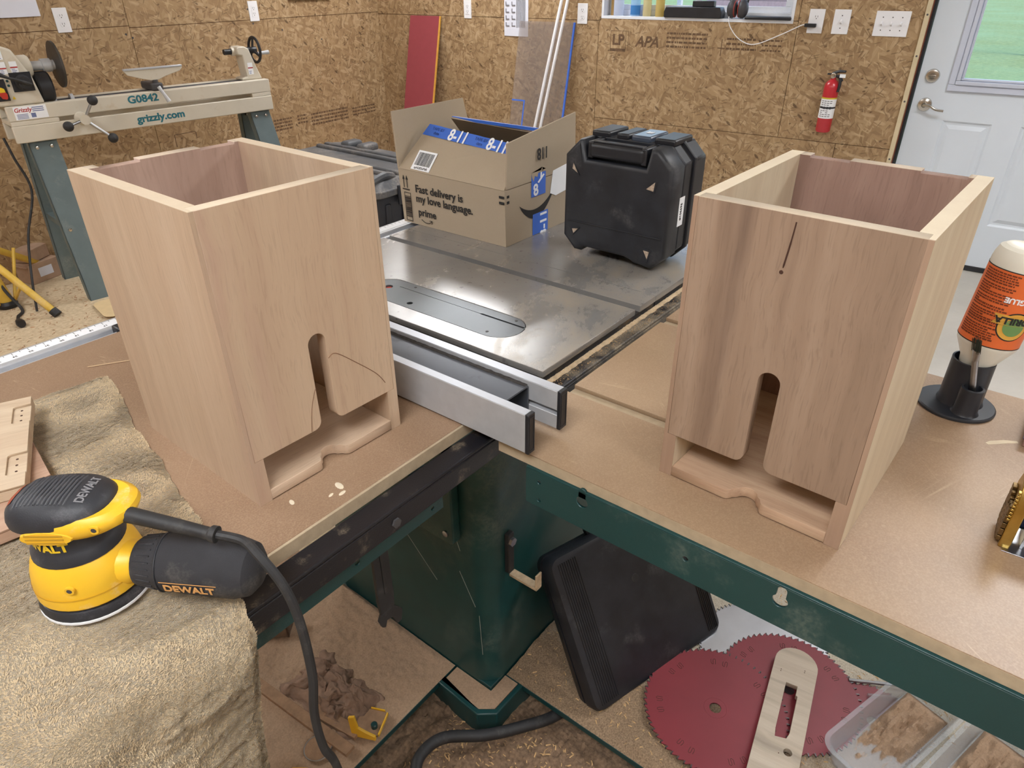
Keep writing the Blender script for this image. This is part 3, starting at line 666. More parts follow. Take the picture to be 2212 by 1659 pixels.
# pale scratches in the paint of the cabinet
M_scr = mat('bare_scratch', lin(150,158,150), .7)
sc = MB()
for (a, b) in [((.175, -.52), (.135, -.60)), ((.33, -.50), (.245, -.59)), ((.125, -.62), (.12, -.74)), ((.18, -.43), (.17, -.46))]:
    sc.tube([(-.0404, a[0], a[1]), (-.0404, b[0], b[1])], .0006, 5)
obj('scratches', sc, M_scr, cbt, kind='stuff')
hk = obj('tool_hook', MB().box(.016, .034, .088, .0998, -.52, -.415), M_rubber, cbt, bevel=.002)
obj('bolt', MB().lathe([(.010, 0), (.010, .006)], 6, TR(.025, .088, -.435) @ RX(90)), M_steel, hk)
obj('arm', MB().box(.016, .034, .018, .0878, -.525, -.5185).box(.016, .034, .018, .022, -.5183, -.484), M_dustl, hk, bevel=.001)
# mobile base
mb_ = thing('mobile_base', 'green steel mobile base with two sawdust covered trays under the saw', 'base', TR(0, .3, zf))
BM = TR(0, -.3, -zf)
obj('corner_channel', MB().prism([(-.062, .30), (-.095, .30), (-.106, .085), (-.078, .052), (.16, .046), (.16, .058), (-.070, .064), (-.092, .092), (-.082, .30)], -.915, -.846), M_green, mb_, BM, bevel=.003)
obj('channel_dust', MB().prism([(-.0405, .203), (-.086, .203), (-.0915, .093), (-.070, .065), (.011, .063), (.011, .0995), (-.0405, .0995)], -.86, -.8485), M_dust, mb_, BM, smooth=False, kind='stuff')
obj('base_plate', MB().box(-.039, .499, .101, .629, -.915, -.8405), M_green, mb_, BM, bevel=.002)
obj('tray', MB().box(-1.1, -.0405, .206, .80, -.862, -.846), M_green, mb_, BM, bevel=.002)
obj('tray', MB().box(.012, .72, -1.1, .0985, -.862, -.846), M_green, mb_, BM, bevel=.002)
for x, y in ((-1.05, .25), (-1.05, .76), (.05, -1.05), (.68, -1.05)):
    obj('wheel', MB().lathe([(.028, -.012), (.028, .012)], 16, TR(x, y, -.89) @ RX(90)), M_rubber, mb_, BM)
# sawdust on trays and floor (real relief)
def ldust(u, v):
    x = -.92+.878*u; y = .207+.592*v
    h = .002+.010*(fbm(x*9, y*9, 1)+.5)*(.5+.5*v)+.07*max(0, (u-.5))*max(0, v-.1)*1.2+.003*fbm(x*60, y*60, 4)+.0015*fbm(x*200, y*200, 4)
    e = min(1, v*14, (1-u)*40+.4); return (x, y, -.8458+max(.0005, h*e))
obj('tray_sawdust', grid(220, 160, ldust), M_dust, None, label='brown sawdust heaped on the left tray under the extension', cat='sawdust', kind='stuff')
t = NT('swept_dust'); n = t.noise(t.map((5, 5, 5)), 1, 7, .7); f = t.noise(t.P, 300, 2)
xyz = t.sep(t.P)
g = t.ramp(t.math('ADD', t.math('MULTIPLY', xyz[0], -1.3), n), [(.0, 0.), (.3, 1.)])
c = t.mix(g, t.ramp(f, [(.3, lin(176,166,148)), (.7, lin(206,198,182))]), t.ramp(f, [(.3, lin(118,98,78)), (.7, lin(162,138,112))])); t.bump(f, .5, .003)
M_sweep = t.out(c, .95, 0, .2)
def rdst(u, v):
    x = .0125+.705*u; y = -1.09+1.187*v
    h = .002+.008*max(0, fbm(x*8, y*8, 2)+.25)*(1-u)**2*2+.002*fbm(x*70, y*70, 4)
    return (x, y, -.8458+max(.0004, h*min(1, u*25+.2)))
obj('tray_dust', grid(200, 260, rdst), M_sweep, None, label='pale dust and chips spread over the right tray under the outfeed table', cat='sawdust', kind='stuff')
M_dustb = mat('brown_shavings', lin(122,99,78), .95, var=.4, vs=120, bump=1., bs=350)
def fdst(u, v):
    x = -1.0+1.7*u; y = -1.0+1.6*v
    h = .016+.018*fbm(x*4, y*4, 6)+.008*fbm(x*30, y*30, 2)+.004*fbm(x*110, y*110, 2)
    e = min(1, u*6, v*6, (1-u)*14, (1-v)*6); return (x, y, zf+min(.052, max(.0005, h*e)))
obj('floor_sawdust', grid(340, 320, fdst), M_dustb, None, label='brown sawdust and shavings piled on the floor before the saw cabinet', cat='sawdust', kind='stuff')
def chips(name, n, x0, x1, y0, y1, z, sz, mt, label, zfun=None):
    m = MB()
    for i in range(n):
        x, y = random.uniform(x0, x1), random.uniform(y0, y1); a = random.uniform(0, 6.28); l = sz*random.uniform(.5, 1.6); w_ = l*.22
        zz = (zfun(x, y) if zfun else z)+.0006; R = RZ(math.degrees(a)) @ RX(random.uniform(-40, 40)) @ RY(random.uniform(-25, 25))
        m.add([(-l, -w_, 0), (0, -w_, l*.25), (l, -w_, 0), (l, w_, 0), (0, w_, l*.25), (-l, w_, 0)], [(0, 1, 4, 5), (1, 2, 3, 4)], TR(x, y, zz) @ R)
    return obj(name, m, mt, None, label=label, cat='shavings', kind='stuff', smooth=False)
M_chip = mat('tan_chips', lin(196,160,112), .9, var=.3, vs=90); M_chipr = mat('reddish_chips', lin(172,134,102), .9, var=.3, vs=90)
fz = lambda x, y: fdst((x+1.0)/1.7, (y+1.0)/1.6)[2]
chips('rail_shavings', 700, .0, .68, -.030, -.003, -.0192, .0012, M_chip, 'fine sawdust crumbs along the black rear rail of the saw')
chips('wood_shavings', 2600, -.6, -.02, -.5, .16, 0, .0042, M_chip, 'loose curled shavings on the floor in front of the cabinet', fz)
chips('tray_shavings', 1700, .03, .7, -.9, .09, 0, .0035, M_chip, 'loose tan shavings on the right tray', lambda x, y: rdst((x-.0125)/.705, (y+1.09)/1.187)[2])
chips('lathe_shavings', 450, -.1, .6, 2.75, 3.6, zf, .007, M_chipr, 'reddish turning shavings on the floor by the lathe leg')
# ------------------------------------------------------------------ rip fence
fen = thing('rip_fence', 'aluminium rip fence with black end caps lying across the saw table', 'fence', TR(-.15, .3, .003))
FM = TR(.15, -.3, 0)
Y0, Y1, FH = -.112, .70, .060
obj('near_face', MB().box(-.195, -.1815, Y0, Y1, 0, FH), M_alu, fen, FM, bevel=.001)
obj('near_face_top', MB().box(-.1948, -.1817, Y0, Y1, FH+.0001, FH+.0006), M_alul, fen, FM, smooth=False)
obj('far_face', MB().box(-.1135, -.107, Y0, Y1, 0, FH).box(-.1225, -.1137, Y0, Y1, 0, .022).box(-.1225, -.1137, Y0, Y1, .030, FH), M_alu, fen, FM, bevel=.0008)
obj('far_face_top', MB().box(-.1223, -.1072, Y0, Y1, FH+.0001, FH+.0006), M_alul, fen, FM, smooth=False)
for x0, x1 in ((-.1955, -.1810), (-.123, -.1065)):
    c_ = obj('end_cap', MB().box(x0, x1, Y0-.006, Y0-.0002, -.0005, FH+.0008), M_black, fen, FM, bevel=.001)
    obj('cap_recess', xf(rframe(x0+.002, x1-.002, .004, FH-.004, .0012, 0, .0008).mesh('r'), Matrix(((1,0,0,0),(0,0,-1,Y0-.0058),(0,1,0,0),(0,0,0,1)))), M_blackd, c_, smooth=False)
M_tube = mat('tube_grey', lin(92,96,104), .42, .35, var=.12, vs=8, dust=.22, dcol=lin(70,66,62), ds=24)
tbm = plate([rrect(-.1812, -.1228, .0035, .0535, .004), rrect(-.1785, -.1255, .006, .051, .003)], 0, Y1-Y0-.048)
obj('tube', xf(tbm, Matrix(((1,0,0,0),(0,0,1,Y0+.048),(0,1,0,0),(0,0,0,1)))), M_tube, fen, FM)
dl = MB().box(-.1812, -.1765, Y0+.05, Y1, .0536, .0540)
def fd(u, v):
    y = Y0+.05+(Y1-Y0-.06)*u; wv = .007+.0012*fbm(y*60, 5)
    return (-.1229-wv*v, y, .0537+.0012*(1-v)*(.5+fbm(y*120, v)))
obj('tube_dust', grid(160, 4, fd), mat('dark_dust', lin(60,56,54), .95, var=.4, vs=200), fen, FM, kind='stuff')
obj('clamp_head', MB().box(-.29, -.02, Y1+.008, Y1+.045, -.001, .034), M_black, fen, FM, bevel=.004)
# ------------------------------------------------------------------ outfeed table
ZO = -.009
of = thing('outfeed_table', 'hardboard outfeed table on a green steel rail behind the saw', 'table', TR(.1, -.5, zf))
OM = TR(-.1, .5, -zf)
OX0, OX1, OY0, OY1 = -.180, .385, -1.30, -.055
segs = [(OX0, -.013), (.010, .296), (.319, OX1)]
YG = -.36        # the miter grooves stop here
obj('top_board', plate([[(OX0, OY0), (OX1, OY0), (OX1, OY1), (.319, OY1), (.319, YG), (.296, YG), (.296, OY1), (.010, OY1), (.010, YG), (-.013, YG), (-.013, OY1), (OX0, OY1)]], ZO-.007, ZO, .0004), M_mdf2, of, OM, smooth=False)
obj('core', MB().box(OX0+.0008, OX1, OY0, OY1, ZO-.017, ZO-.0071), M_mdfe, of, OM, bevel=.0004)
obj('edge_strip', MB().box(OX0-.0004, OX0+.0006, OY0, OY1, ZO-.017, ZO-.0012), M_mdfe, of, OM, smooth=False)
kh = lambda y, z: arc(y, z+.012, .0055, 0, 180, 6)+[(y-.0055, z+.003)]+arc(y, z-.004, .009, 128, 412, 12)+[(y+.0055, z+.003)]
rail = plate([rrect(-1.30, -.106, -.088, -.029, .002), kh(-.197, -.040), kh(-.458, -.046), kh(-.76, -.046), circ(-.128, -.045, .0035), circ(-.128, -.076, .0035), circ(-.345, -.055, .004)], 0, .004)
obj('side_rail', xf(rail, Matrix(((0,0,1,-.1845),(1,0,0,0),(0,1,0,0),(0,0,0,1)))), M_green, of, OM, smooth=False)
obj('rail_flange', MB().box(-.1845, -.14, -1.30, -.106, -.0295, -.0265), M_green, of, OM, bevel=.0012)
obj('cross_rail', MB().box(-.18, .36, -.11, -.106, -.088, -.03), M_green, of, OM, smooth=False)
obj('cross_rail', MB().box(-.18, .36, -1.29, -1.286, -.088, -.03), M_green, of, OM, smooth=False)
obj('side_rail', MB().box(.356, .36, -1.29, -.11, -.088, -.03), M_green, of, OM, smooth=False)
for x, y in ((-.16, -1.25), (.33, -1.25)):
    obj('leg', MB().box(x, x+.03, y, y+.03, zf, -.0265), M_green, of, OM, bevel=.002)
# glue drips and a long splinter on the extension table
M_glue = mat('dried_glue', lin(226,214,190), .45)
gs = MB()
for x, y, r in ((-.387, .034, .006), (-.394, .02, .004), (-.405, .028, .003), (-.443, .055, .004)):
    gs.lathe([(r, 0), (r*.85, .0004), (r*.3, .0006)], 10, TR(x, y, -.0004) @ RZ(random.uniform(0, 90)) @ Matrix.Diagonal((1.4, .7, 1, 1)))
obj('glue_drips', gs, M_glue, saw, SWM, kind='stuff')
obj('glue_smear', plate([[(.222, -.588), (.230, -.592), (.244, -.607), (.252, -.622), (.247, -.624), (.238, -.612), (.226, -.600), (.219, -.592)]], ZO, ZO+.0003), mat('glue_smear', lin(206,188,158), .6), of, OM, kind='stuff', smooth=False)
obj('splinter', MB().tube(smoothpath([(-.44, .60, .0008), (-.40, .575, .0012), (-.33, .53, .0008)]), .0007, 5), mat('pale_splinter', lin(226,200,160), .7), None, label='long thin pale splinter on the left extension table', cat='splinter')
# ------------------------------------------------------------------ the two wooden boxes
BW, BD, BH, BT = .2266, .2698, .3594, .0165
def wooden_box(M, label, ms):
    r = thing('wooden_box', label, 'box', M, group='open wooden boxes')
    zb, sl, sr, st, q = .062, .1020, .1262, .187, .011
    rr = (sr-sl)/2; xc = (sl+sr)/2
    E5 = .0052
    fo = [(E5, zb)]+arc(sl-q, zb+q, q, -90, 0, 6)+[(sl, zb+q+.004)]+arc(xc, st-rr, rr, 180, 0, 12)+[(sr, zb+q+.004)]+arc(sr+q, zb+q, q, 180, 270, 6)+[(BW-E5, zb), (BW-E5, BH), (E5, BH)]
    obj('front_panel', xf(plate([fo], -BT, 0, .0006), RX(90)), ms[0], r, smooth=False)
    e = .0001
    obj('side_panel', MB().box(0, BT, 0, BD, 0, zb-e).box(0, E5-e, 0, BD, zb-e, BH).box(E5-e, BT, BT+e, BD, zb-e, BH), ms[1], r, smooth=False)
    obj('side_panel', MB().box(BW-BT, BW, 0, BD, 0, zb-e).box(BW-E5+e, BW, 0, BD, zb-e, BH).box(BW-BT, BW-E5+e, BT+e, BD, zb-e, BH), ms[2], r, smooth=False)
    k = .003
    bo = [(BT+.0001, 0), (BW-BT-.0001, 0), (BW-BT-.0001, BH), (.204, BH), (.204, BH-k), (.156, BH-k), (.156, BH), (.077, BH), (.077, BH-k), (.029, BH-k), (.029, BH), (BT+.0001, BH)]
    obj('back_panel', xf(plate([bo], -BD, -(BD-BT), .0004), RX(90)), ms[3], r, smooth=False)
    no = [(BT+.0004, 0), (.087, 0)]+[(.0915, .0008), (.0945, .004), (.0965, .0085)]+arc(.113, .0085, .0125, 165, 15, 8)+[(.1295, .0085), (.1315, .004), (.1345, .0008), (.139, 0)]+[(BW-BT-.0004, 0), (BW-BT-.0004, BD-BT-.0004), (BT+.0004, BD-BT-.0004)]
    obj('bottom_panel', plate([no], .0012, .0155, .0006), ms[4], r, smooth=False)
    return r
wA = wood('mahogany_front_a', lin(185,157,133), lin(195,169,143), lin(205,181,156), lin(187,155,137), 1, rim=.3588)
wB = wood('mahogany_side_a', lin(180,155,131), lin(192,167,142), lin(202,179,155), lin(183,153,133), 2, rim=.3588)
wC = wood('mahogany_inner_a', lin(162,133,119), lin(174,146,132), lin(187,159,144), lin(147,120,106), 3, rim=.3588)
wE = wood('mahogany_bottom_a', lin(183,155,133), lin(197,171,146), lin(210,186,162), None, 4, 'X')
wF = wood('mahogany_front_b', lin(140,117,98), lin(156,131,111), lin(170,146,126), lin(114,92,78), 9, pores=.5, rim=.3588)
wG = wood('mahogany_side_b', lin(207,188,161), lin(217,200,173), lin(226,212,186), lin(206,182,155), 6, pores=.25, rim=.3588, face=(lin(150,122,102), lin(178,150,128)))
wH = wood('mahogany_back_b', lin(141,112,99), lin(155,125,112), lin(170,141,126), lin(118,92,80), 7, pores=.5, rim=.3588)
wI = wood('mahogany_bottom_b', lin(169,136,112), lin(192,161,134), lin(212,185,157), lin(161,124,105), 8, 'X')
M1 = frame((-.4709, .0772, -.0003), (math.cos(-.0221), math.sin(-.0221), 0), (-math.sin(-.0221), math.cos(-.0221), 0))
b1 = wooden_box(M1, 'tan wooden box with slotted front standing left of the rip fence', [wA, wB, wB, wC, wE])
tt = -.03395
M2 = frame((-.1058, -.2639, ZO+.0003), (math.sin(tt), -math.cos(tt), 0), (math.cos(tt), math.sin(tt), 0))
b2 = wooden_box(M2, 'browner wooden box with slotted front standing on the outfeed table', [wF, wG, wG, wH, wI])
M_knot = mat('dark_knot', lin(70,44,32), .8)
# a resin streak with a small knot in the browner front, hair cracks in the tan one
kn = MB().tube(smoothpath([(.1085, -.0004, .352), (.107, -.0004, .33), (.1045, -.0004, .305)]), [.0007]*6+[.0009]*6+[.0005], 6)
kn.lathe([(.0024, -.0002), (.0016, .0006)], 10, TR(.1035, 0, .300) @ RX(90))
obj('knot_streak', kn, M_knot, b2, kind='stuff')
ck = MB().tube(smoothpath([(.1265, -.0001, .150), (.138, -.0001, .152), (.165, -.0001, .128), (.195, -.0001, .098), (.208, -.0001, .078)]), .0005, 5)
ck.tube(smoothpath([(.101, -.0001, .118), (.092, -.0001, .095), (.086, -.0001, .063)]), .0004, 5)
obj('hair_crack', ck, mat('crack', lin(120,84,60), .8), b1, kind='stuff')
# lids with hinge mortises, stacked on the towel
wL = wood('mahogany_lid', lin(190,165,139), lin(206,185,159), lin(217,199,174), None, 11, 'X')
wL2 = wood('mahogany_lid_under', lin(165,132,113), lin(185,152,131), lin(198,168,147), None, 12, 'X')
def lid(M, label, wm):
    r = thing('box_lid', label, 'lid', M, group='box lids on the towel')
    def mort(y0, y1): return [(0, y0), (-.018, y0)]+[(-.021, y0+.003), (-.021, y1-.003)]+[(-.018, y1), (0, y1)]
    o = [(0, 0)]+mort(.029, .077)+mort(.156, .204)+[(0, .2266), (-.27, .2266), (-.27, 0)]
    obj('top_layer', plate([o], .013, .016, .0003), wm, r, smooth=False)
    obj('board', MB().box(-.27, 0, 0, .2266, 0, .0129), wm, r, bevel=.0006)
    h = MB()
    for y0 in (.029, .156):
        for k in range(3): h.lathe([(.0016, .0128), (.0016, .0132)], 8, TR(-.011, y0+.010+.014*k, 0))
    obj('screw_hole', h, M_knot, r, kind='stuff')
lid(frame((-.640, .285, .024), (.92, -.385, 0), (.385, .92, 0)), 'upper pale box lid with two hinge mortises on the towel', wL)
lid(frame((-.604, .330, .0075), (.985, -.17, 0), (.17, .985, 0)) @ TR(0, -.1, 0), 'lower box lid peeking out from under the upper lid', wL2)
# ------------------------------------------------------------------ towel draped over the table edge
def towelmat():
    t = NT('tan_terry'); n = t.noise(t.map((7, 7, 7)), 1, 4); f = t.noise(t.map((260, 520, 260), (0, 0, 30)), 1, 3, .7); f2 = t.noise(t.P, 900, 2); st = t.noise(t.map((11, 11, 11), loc=(4, 2, 1)), 1, 6, .65)
    c = t.ramp(n, [(.3, lin(178,160,130)), (.7, lin(200,184,156))])
    c = t.mix(t.ramp(f, [(.3, .55), (.62, 0.)]), c, lin(128,106,76))
    c = t.mix(t.ramp(st, [(.60, 0.), (.8, .35)]), c, lin(132,112,86))
    t.bump(t.math('ADD', f, t.math('MULTIPLY', f2, .4)), 1.0, .006)
    return t.out(c, .95, 0, .1, Sheen_Weight=.35)
def tw(u, v):
    L = 1.02; s = v*L                                     # along: far edge to hanging end
    f_ = .60; e0 = -.035; rad = .03
    edge = -.434-.138*min(1, s/f_)+ .004*fbm(s*22, 3)+.005*math.sin(s*26)*math.sin(s*9)
    yfar = .545+.06*u
    flat = yfar-e0
    if s < flat: y = yfar-s; z = 0.; nrm = 'z'; k = 0
    else:
        a = (s-flat)/rad
        if a < 1.45: y = e0-rad*math.sin(a); z = -rad*(1-math.cos(a)); k = a/1.45
        else:
            d = s-flat-1.45*rad; y = e0-rad*math.sin(1.45)-d*math.cos(1.45)*1.0; z = -rad*(1-math.cos(1.45))-d*math.sin(1.45); k = 1
    hang = max(0, s-flat)
    x = edge-.22*hang-.68*u
    w_ = .0034+.0011*fbm(x*26, y*26+s*8, 1)+(.0015 if s < flat else .010)*max(0, fbm(x*7+2, s*12, 5))+.0020*fbm(x*22+s*20, s*95, 4)+.0016*math.sin(s*95+fbm(x*5, s*5)*7)*max(0, 1-u*2)*max(0, 1-s*1.3)
    w_ = max(.0022, w_); fz_ = .0012*fbm(x*150, s*150, 2)
    nx = 0; ny = -k; nz = 1-k*.8
    w_ = min(w_, .010) if s < flat else w_
    if u < .02: w_ = max(.0008, w_*u/.02)
    return (x, y+(w_+fz_)*ny*1.6, z+(w_+fz_)*nz+.0002)
M_tow = towelmat()
towel = thing('towel', 'tan terry towel draped over the near edge of the left extension', 'towel', TR(-.7, .3, 0))
TWM = TR(.7, -.3, 0)
obj('cloth', grid(260, 380, tw), M_tow, towel, TWM, ang=80)
random.seed(12); pile = MB(); pv = pile.v; pf_ = pile.f
for i in range(200000):
    u = random.random()**1.25*.8; v = random.random()*.86
    p = Vector(tw(u, v)); q = Vector(tw(u, min(1, v+.004))); r_ = Vector(tw(min(1, u+.006), v))
    ty = (q-p).normalized(); tx = (r_-p).normalized(); nn = tx.cross(ty)
    if nn.length < .2: continue
    nn.normalize()
    if nn.z < 0 and nn.y > 0: nn = -nn
    a = 6.28*noise.noise(Vector((p.x*9, v*11, 3)))+random.uniform(-.9, .9)
    d = tx*math.cos(a)+ty*math.sin(a); s_ = nn.cross(d)
    l = random.uniform(.0013, .0025); b = random.uniform(.0003, .00055)
    k = len(pv); top_ = p+d*l*.85+nn*l*random.uniform(.25, .6)
    pv += [tuple(p-s_*b), tuple(p+s_*b), tuple(top_+s_*b*.6), tuple(top_-s_*b*.6)]; pf_.append((k, k+1, k+2, k+3))
me = bpy.data.meshes.new('terry_pile'); me.from_pydata(pv, [], pf_); me.update()
t = NT('terry_pile'); n = t.noise(t.map((7, 7, 7)), 1, 4); st = t.noise(t.map((11, 11, 11), loc=(4, 2, 1)), 1, 6, .65)
c = t.ramp(n, [(.3, lin(190,168,136)), (.7, lin(208,189,158))]); c = t.mix(t.ramp(st, [(.60, 0.), (.8, .3)]), c, lin(140,120,92))
M_pile = t.out(c, .95, 0, .1)
obj('terry_pile', me, M_pile, towel, TWM, smooth=False, kind='stuff')
# ------------------------------------------------------------------ random orbit sander
M_yel = mat('tool_yellow', lin(240,190,48), .4, var=.05, vs=6, bump=.05, bs=500, dust=.12, dcol=lin(238,224,200), ds=18)
M_tb = mat('tool_black', lin(44,46,52), .5, var=.2, bump=.2, bs=600, dust=.2, dcol=lin(118,116,120), ds=22)
sd = thing('orbital_sander', 'yellow and black corded orbital sander standing on the towel', 'sander', frame((-.651, .093, .0105), (.62, -.785, 0), (.785, .62, 0)) @ Matrix.Diagonal((.84, .84, .80, 1)))
def ell(rx, ry, z, cx=0, cy=0, n=36, p=2.0):
    out = []
    for i in range(n):
        a = 2*PI*i/n; c, s_ = math.cos(a), math.sin(a)
        out.append((cx+rx*abs(c)**(2/p)*(1 if c >= 0 else -1), cy+ry*abs(s_)**(2/p)*(1 if s_ >= 0 else -1), z))
    return out
obj('sanding_disc', MB().lathe([(.063, 0), (.0635, .002), (.063, .004)], 40), M_wprint, sd)
obj('backing_pad', MB().lathe([(.0625, .0042), (.063, .008), (.060, .016), (.054, .018)], 40), M_tb, sd)
sk = obj('skirt', MB().loft([ell(.058, .058, .0185), ell(.0615, .0605, .022), ell(.0615, .0605, .036), ell(.0605, .0595, .042), ell(.0605, .0595, .044), ell(.0585, .0575, .056), ell(.054, .053, .070), ell(.048, .048, .080), ell(.044, .044, .086)]), M_yel, sd)
obj('skirt_groove', MB().loft([ell(.0619, .0609, .0365), ell(.0619, .0609, .0385)], cap=False), mat('yellow_shade', lin(214,164,40), .5), sk)
obj('shroud', MB().loft([ell(.0500, .0495, .079), ell(.0490, .0485, .086), ell(.0455, .045, .092), ell(.0425, .0425, .098), ell(.0415, .0415, .118)]), M_tb, sd)
M_yl = mat('logo_yellow', lin(232,196,40), .5)
def curved_text(s, size, r, zc, a0, mt, par, sq=1.0, bold=.0004, dz=0):
    me = textmesh(s, size, bold, .0001); me.transform(Matrix.Diagonal((1.0, 1, 1, 1)))
    bm = bmesh.new(); bm.from_mesh(me); bmesh.ops.subdivide_edges(bm, edges=[e for e in bm.edges if e.calc_length() > .003], cuts=2); bm.to_mesh(me); bm.free()
    for v in me.vertices:
        a = math.radians(a0)+v.co.x/r; R = r+.0004+v.co.z
        v.co = (R*math.cos(a), R*math.sin(a), zc+v.co.y+dz*v.co.x)
    return obj('lettering', me, mt, par, smooth=False)
curved_text('DEWALT', .0165, .0428, .104, -112, M_yl, sd, bold=.0006)
# head: long rounded body, yellow lower half with cord end, black rubber cap on top
def headring(z, sx_, sy, cx): return ell(sx_, sy, z, cx, 0, 40, 2.4)
obj('motor_housing', MB().loft([headring(.112, .040, .036, .008), headring(.117, .056, .042, .010), headring(.124, .066, .0445, .012), headring(.131, .068, .0445, .013), headring(.137, .066, .0430, .013), headring(.142, .060, .038, .012)]), M_yel, sd)
CAPR = [(.127, .0575, .0445, -.002), (.133, .0590, .0445, -.001), (.142, .0575, .0425, .0), (.150, .052, .037, .001), (.155, .043, .030, .002), (.158, .026, .018, .003)]
cap = obj('palm_grip', MB().loft([headring(z, a_, b_, c_) for z, a_, b_, c_ in CAPR]), M_tb, sd)
def capz(x, y):
    for i in range(40):
        z = .158-.031*i/39
        for k in range(len(CAPR)-1):
            if CAPR[k][0] <= z <= CAPR[k+1][0]:
                f = (z-CAPR[k][0])/(CAPR[k+1][0]-CAPR[k][0]); rx, ry, cx = [CAPR[k][j]*(1-f)+CAPR[k+1][j]*f for j in (1, 2, 3)]
                if (abs(x-cx)/rx)**2.4+(abs(y)/ry)**2.4 <= 1: return z
    return .127
rb_ = MB()
for i in range(13):
    x = -.037+.0047*i
    rb_.tube([(x, -.026+.052*k/10, capz(x, -.026+.052*k/10)+.0004) for k in range(11)], .0011, 5)
obj('grip_ribs', rb_, mat('rib_grey', lin(70,72,78), .55), cap, kind='stuff')
dm = textmesh('DEWALT', .0135, .0004, .0002); bm = bmesh.new(); bm.from_mesh(dm); bmesh.ops.subdivide_edges(bm, edges=[e for e in bm.edges if e.calc_length() > .002], cuts=2); bm.to_mesh(dm); bm.free()
for v in dm.vertices:
    x, y = .0335-v.co.y, v.co.x*.80; v.co = (x, y, capz(x, y)+.0009+v.co.z)
obj('lettering', dm, mat('embossed_grey', lin(128,128,132), .5), cap, smooth=False)
obj('front_badge', grid(3, 10, lambda u, v: (-.051+.006*u, -.018+.036*v, capz(-.051+.006*u, -.018+.036*v)+.0012)), mat('badge_orange', lin(150,66,40), .5), cap)
vt = MB()
for k in range(3): vt.box(-.022, .020, -.0462, -.0440, .1155+.0052*k, .118+.0052*k)
obj('vent_panel', MB().loft([[(x*.030, -.0415, .1222+z*.0105) for x, z in circ(0, 0, 1, 24)], [(x*.028, -.0456, .1222+z*.0090) for x, z in circ(0, 0, 1, 24)]]), M_yel, sd)
obj('vent_ribs', vt, mat('vent_shadow', lin(196,150,36), .5), sd, kind='stuff')
for x, y, z in ((.052, -.0390, .130), (.012, -.0585, .054)):
    obj('screw_boss', MB().lathe([(.0055, -.002), (.0055, .0012), (.0032, .0012), (.003, -.001)], 16, TR(x, y, z) @ RX(90)), M_yel, sd)
    obj('screw', MB().lathe([(.003, -.001), (.003, .0014)], 8, TR(x, y, z) @ RX(90)), M_slot, sd)
# dust nozzle
obj('dust_nozzle', MB().tube(smoothpath([(.030, -.004, .046), (.055, -.005, .046), (.078, -.006, .049)]), [.030, .031, .031, .030, .029, .028, .027, .026, .025, .024, .024, .024, .024], 20), M_yel, sd)
bag = obj('dust_bag', MB().tube([(.066, -.006, .0485), (.070, -.006, .0485), (.092, -.008, .0485), (.096, -.0085, .049), (.101, -.009, .049), (.104, -.009, .049), (.130, -.012, .0485), (.165, -.016, .048), (.190, -.019, .0475), (.204, -.0205, .047), (.212, -.0215, .047), (.216, -.022, .047)], [.026, .0295, .0325, .0325, .0345, .0345, .0355, .0365, .036, .032, .022, .004], 28), mat('bag_fabric', lin(48,48,52), .8, var=.2, bump=.5, bs=900, dust=.3, dcol=lin(110,106,100), ds=14), sd)
cr = MB()
for i in range(26):
    a = 2*PI*i/26; y = math.cos(a)*.0318; z = math.sin(a)*.0318
    cr.tube([(.073, -.006+y*.94, .0485+z*.94), (.092, -.008+y*1.03, .0485+z*1.03)], .0011, 5)
obj('collar_ribs', cr, M_tb, bag, kind='stuff')
obj('seam', MB().tube([(.1, -.009+.0352*math.cos(2*PI*i/24), .049+.0352*math.sin(2*PI*i/24)) for i in range(25)], .0012, 6, False), M_tb, bag)
M_bagp = mat('bag_print', lin(214,160,98), .7)
bt = textmesh('DEWALT', .0150, .0005, .0002); bm = bmesh.new(); bm.from_mesh(bt); bmesh.ops.subdivide_edges(bm, edges=[e for e in bm.edges if e.calc_length() > .003], cuts=2); bm.to_mesh(bt); bm.free()
def onbag(me):
    for v in me.vertices:
        a = math.radians(186)-v.co.y/.037; R = .0378+v.co.z; ax = .140+v.co.x
        v.co = (ax, -.0132-.115*v.co.x+R*math.cos(a), .0485+R*math.sin(a))
    return me
obj('lettering', onbag(bt), M_bagp, bag, smooth=False)
ba = grid(30, 1, lambda u, v: (-.034+.068*u, .0088+.0012*v, .0002)).mesh('bar'); obj('logo_bar', onbag(ba), M_bagp, bag, smooth=False)
# power cord with strain relief
obj('strain_relief', MB().tube([(.068, -.010, .128), (.08, -.012, .127), (.125, -.019, .119), (.168, -.026, .111), (.172, -.0265, .111), (.178, -.0275, .1105)], [.0105, .0095, .0085, .0075, .0100, .0100], 16), M_rubber, sd)
sdM = frame((-.651, .093, .0105), (.62, -.785, 0), (.785, .62, 0)) @ Matrix.Diagonal((.84, .84, .80, 1))
c0 = sdM @ Vector((.178, -.0275, .1105)); inv = sdM.inverted()
wpts = [c0, c0+Vector((.012, -.022, -.004)), (-.566, -.085, .095), (-.562, -.112, .066), (-.560, -.122, .02), (-.562, -.125, -.05), (-.567, -.12, -.11), (-.566, -.12, -.17), (-.555, -.12, -.24), (-.545, -.10, -.5), (-.60, -.05, -.8), (-.8, .0, zf+.04)]
obj('power_cord', MB().tube(smoothpath([inv @ Vector(p) for p in wpts], 8), .0056, 10), M_rubber, sd)
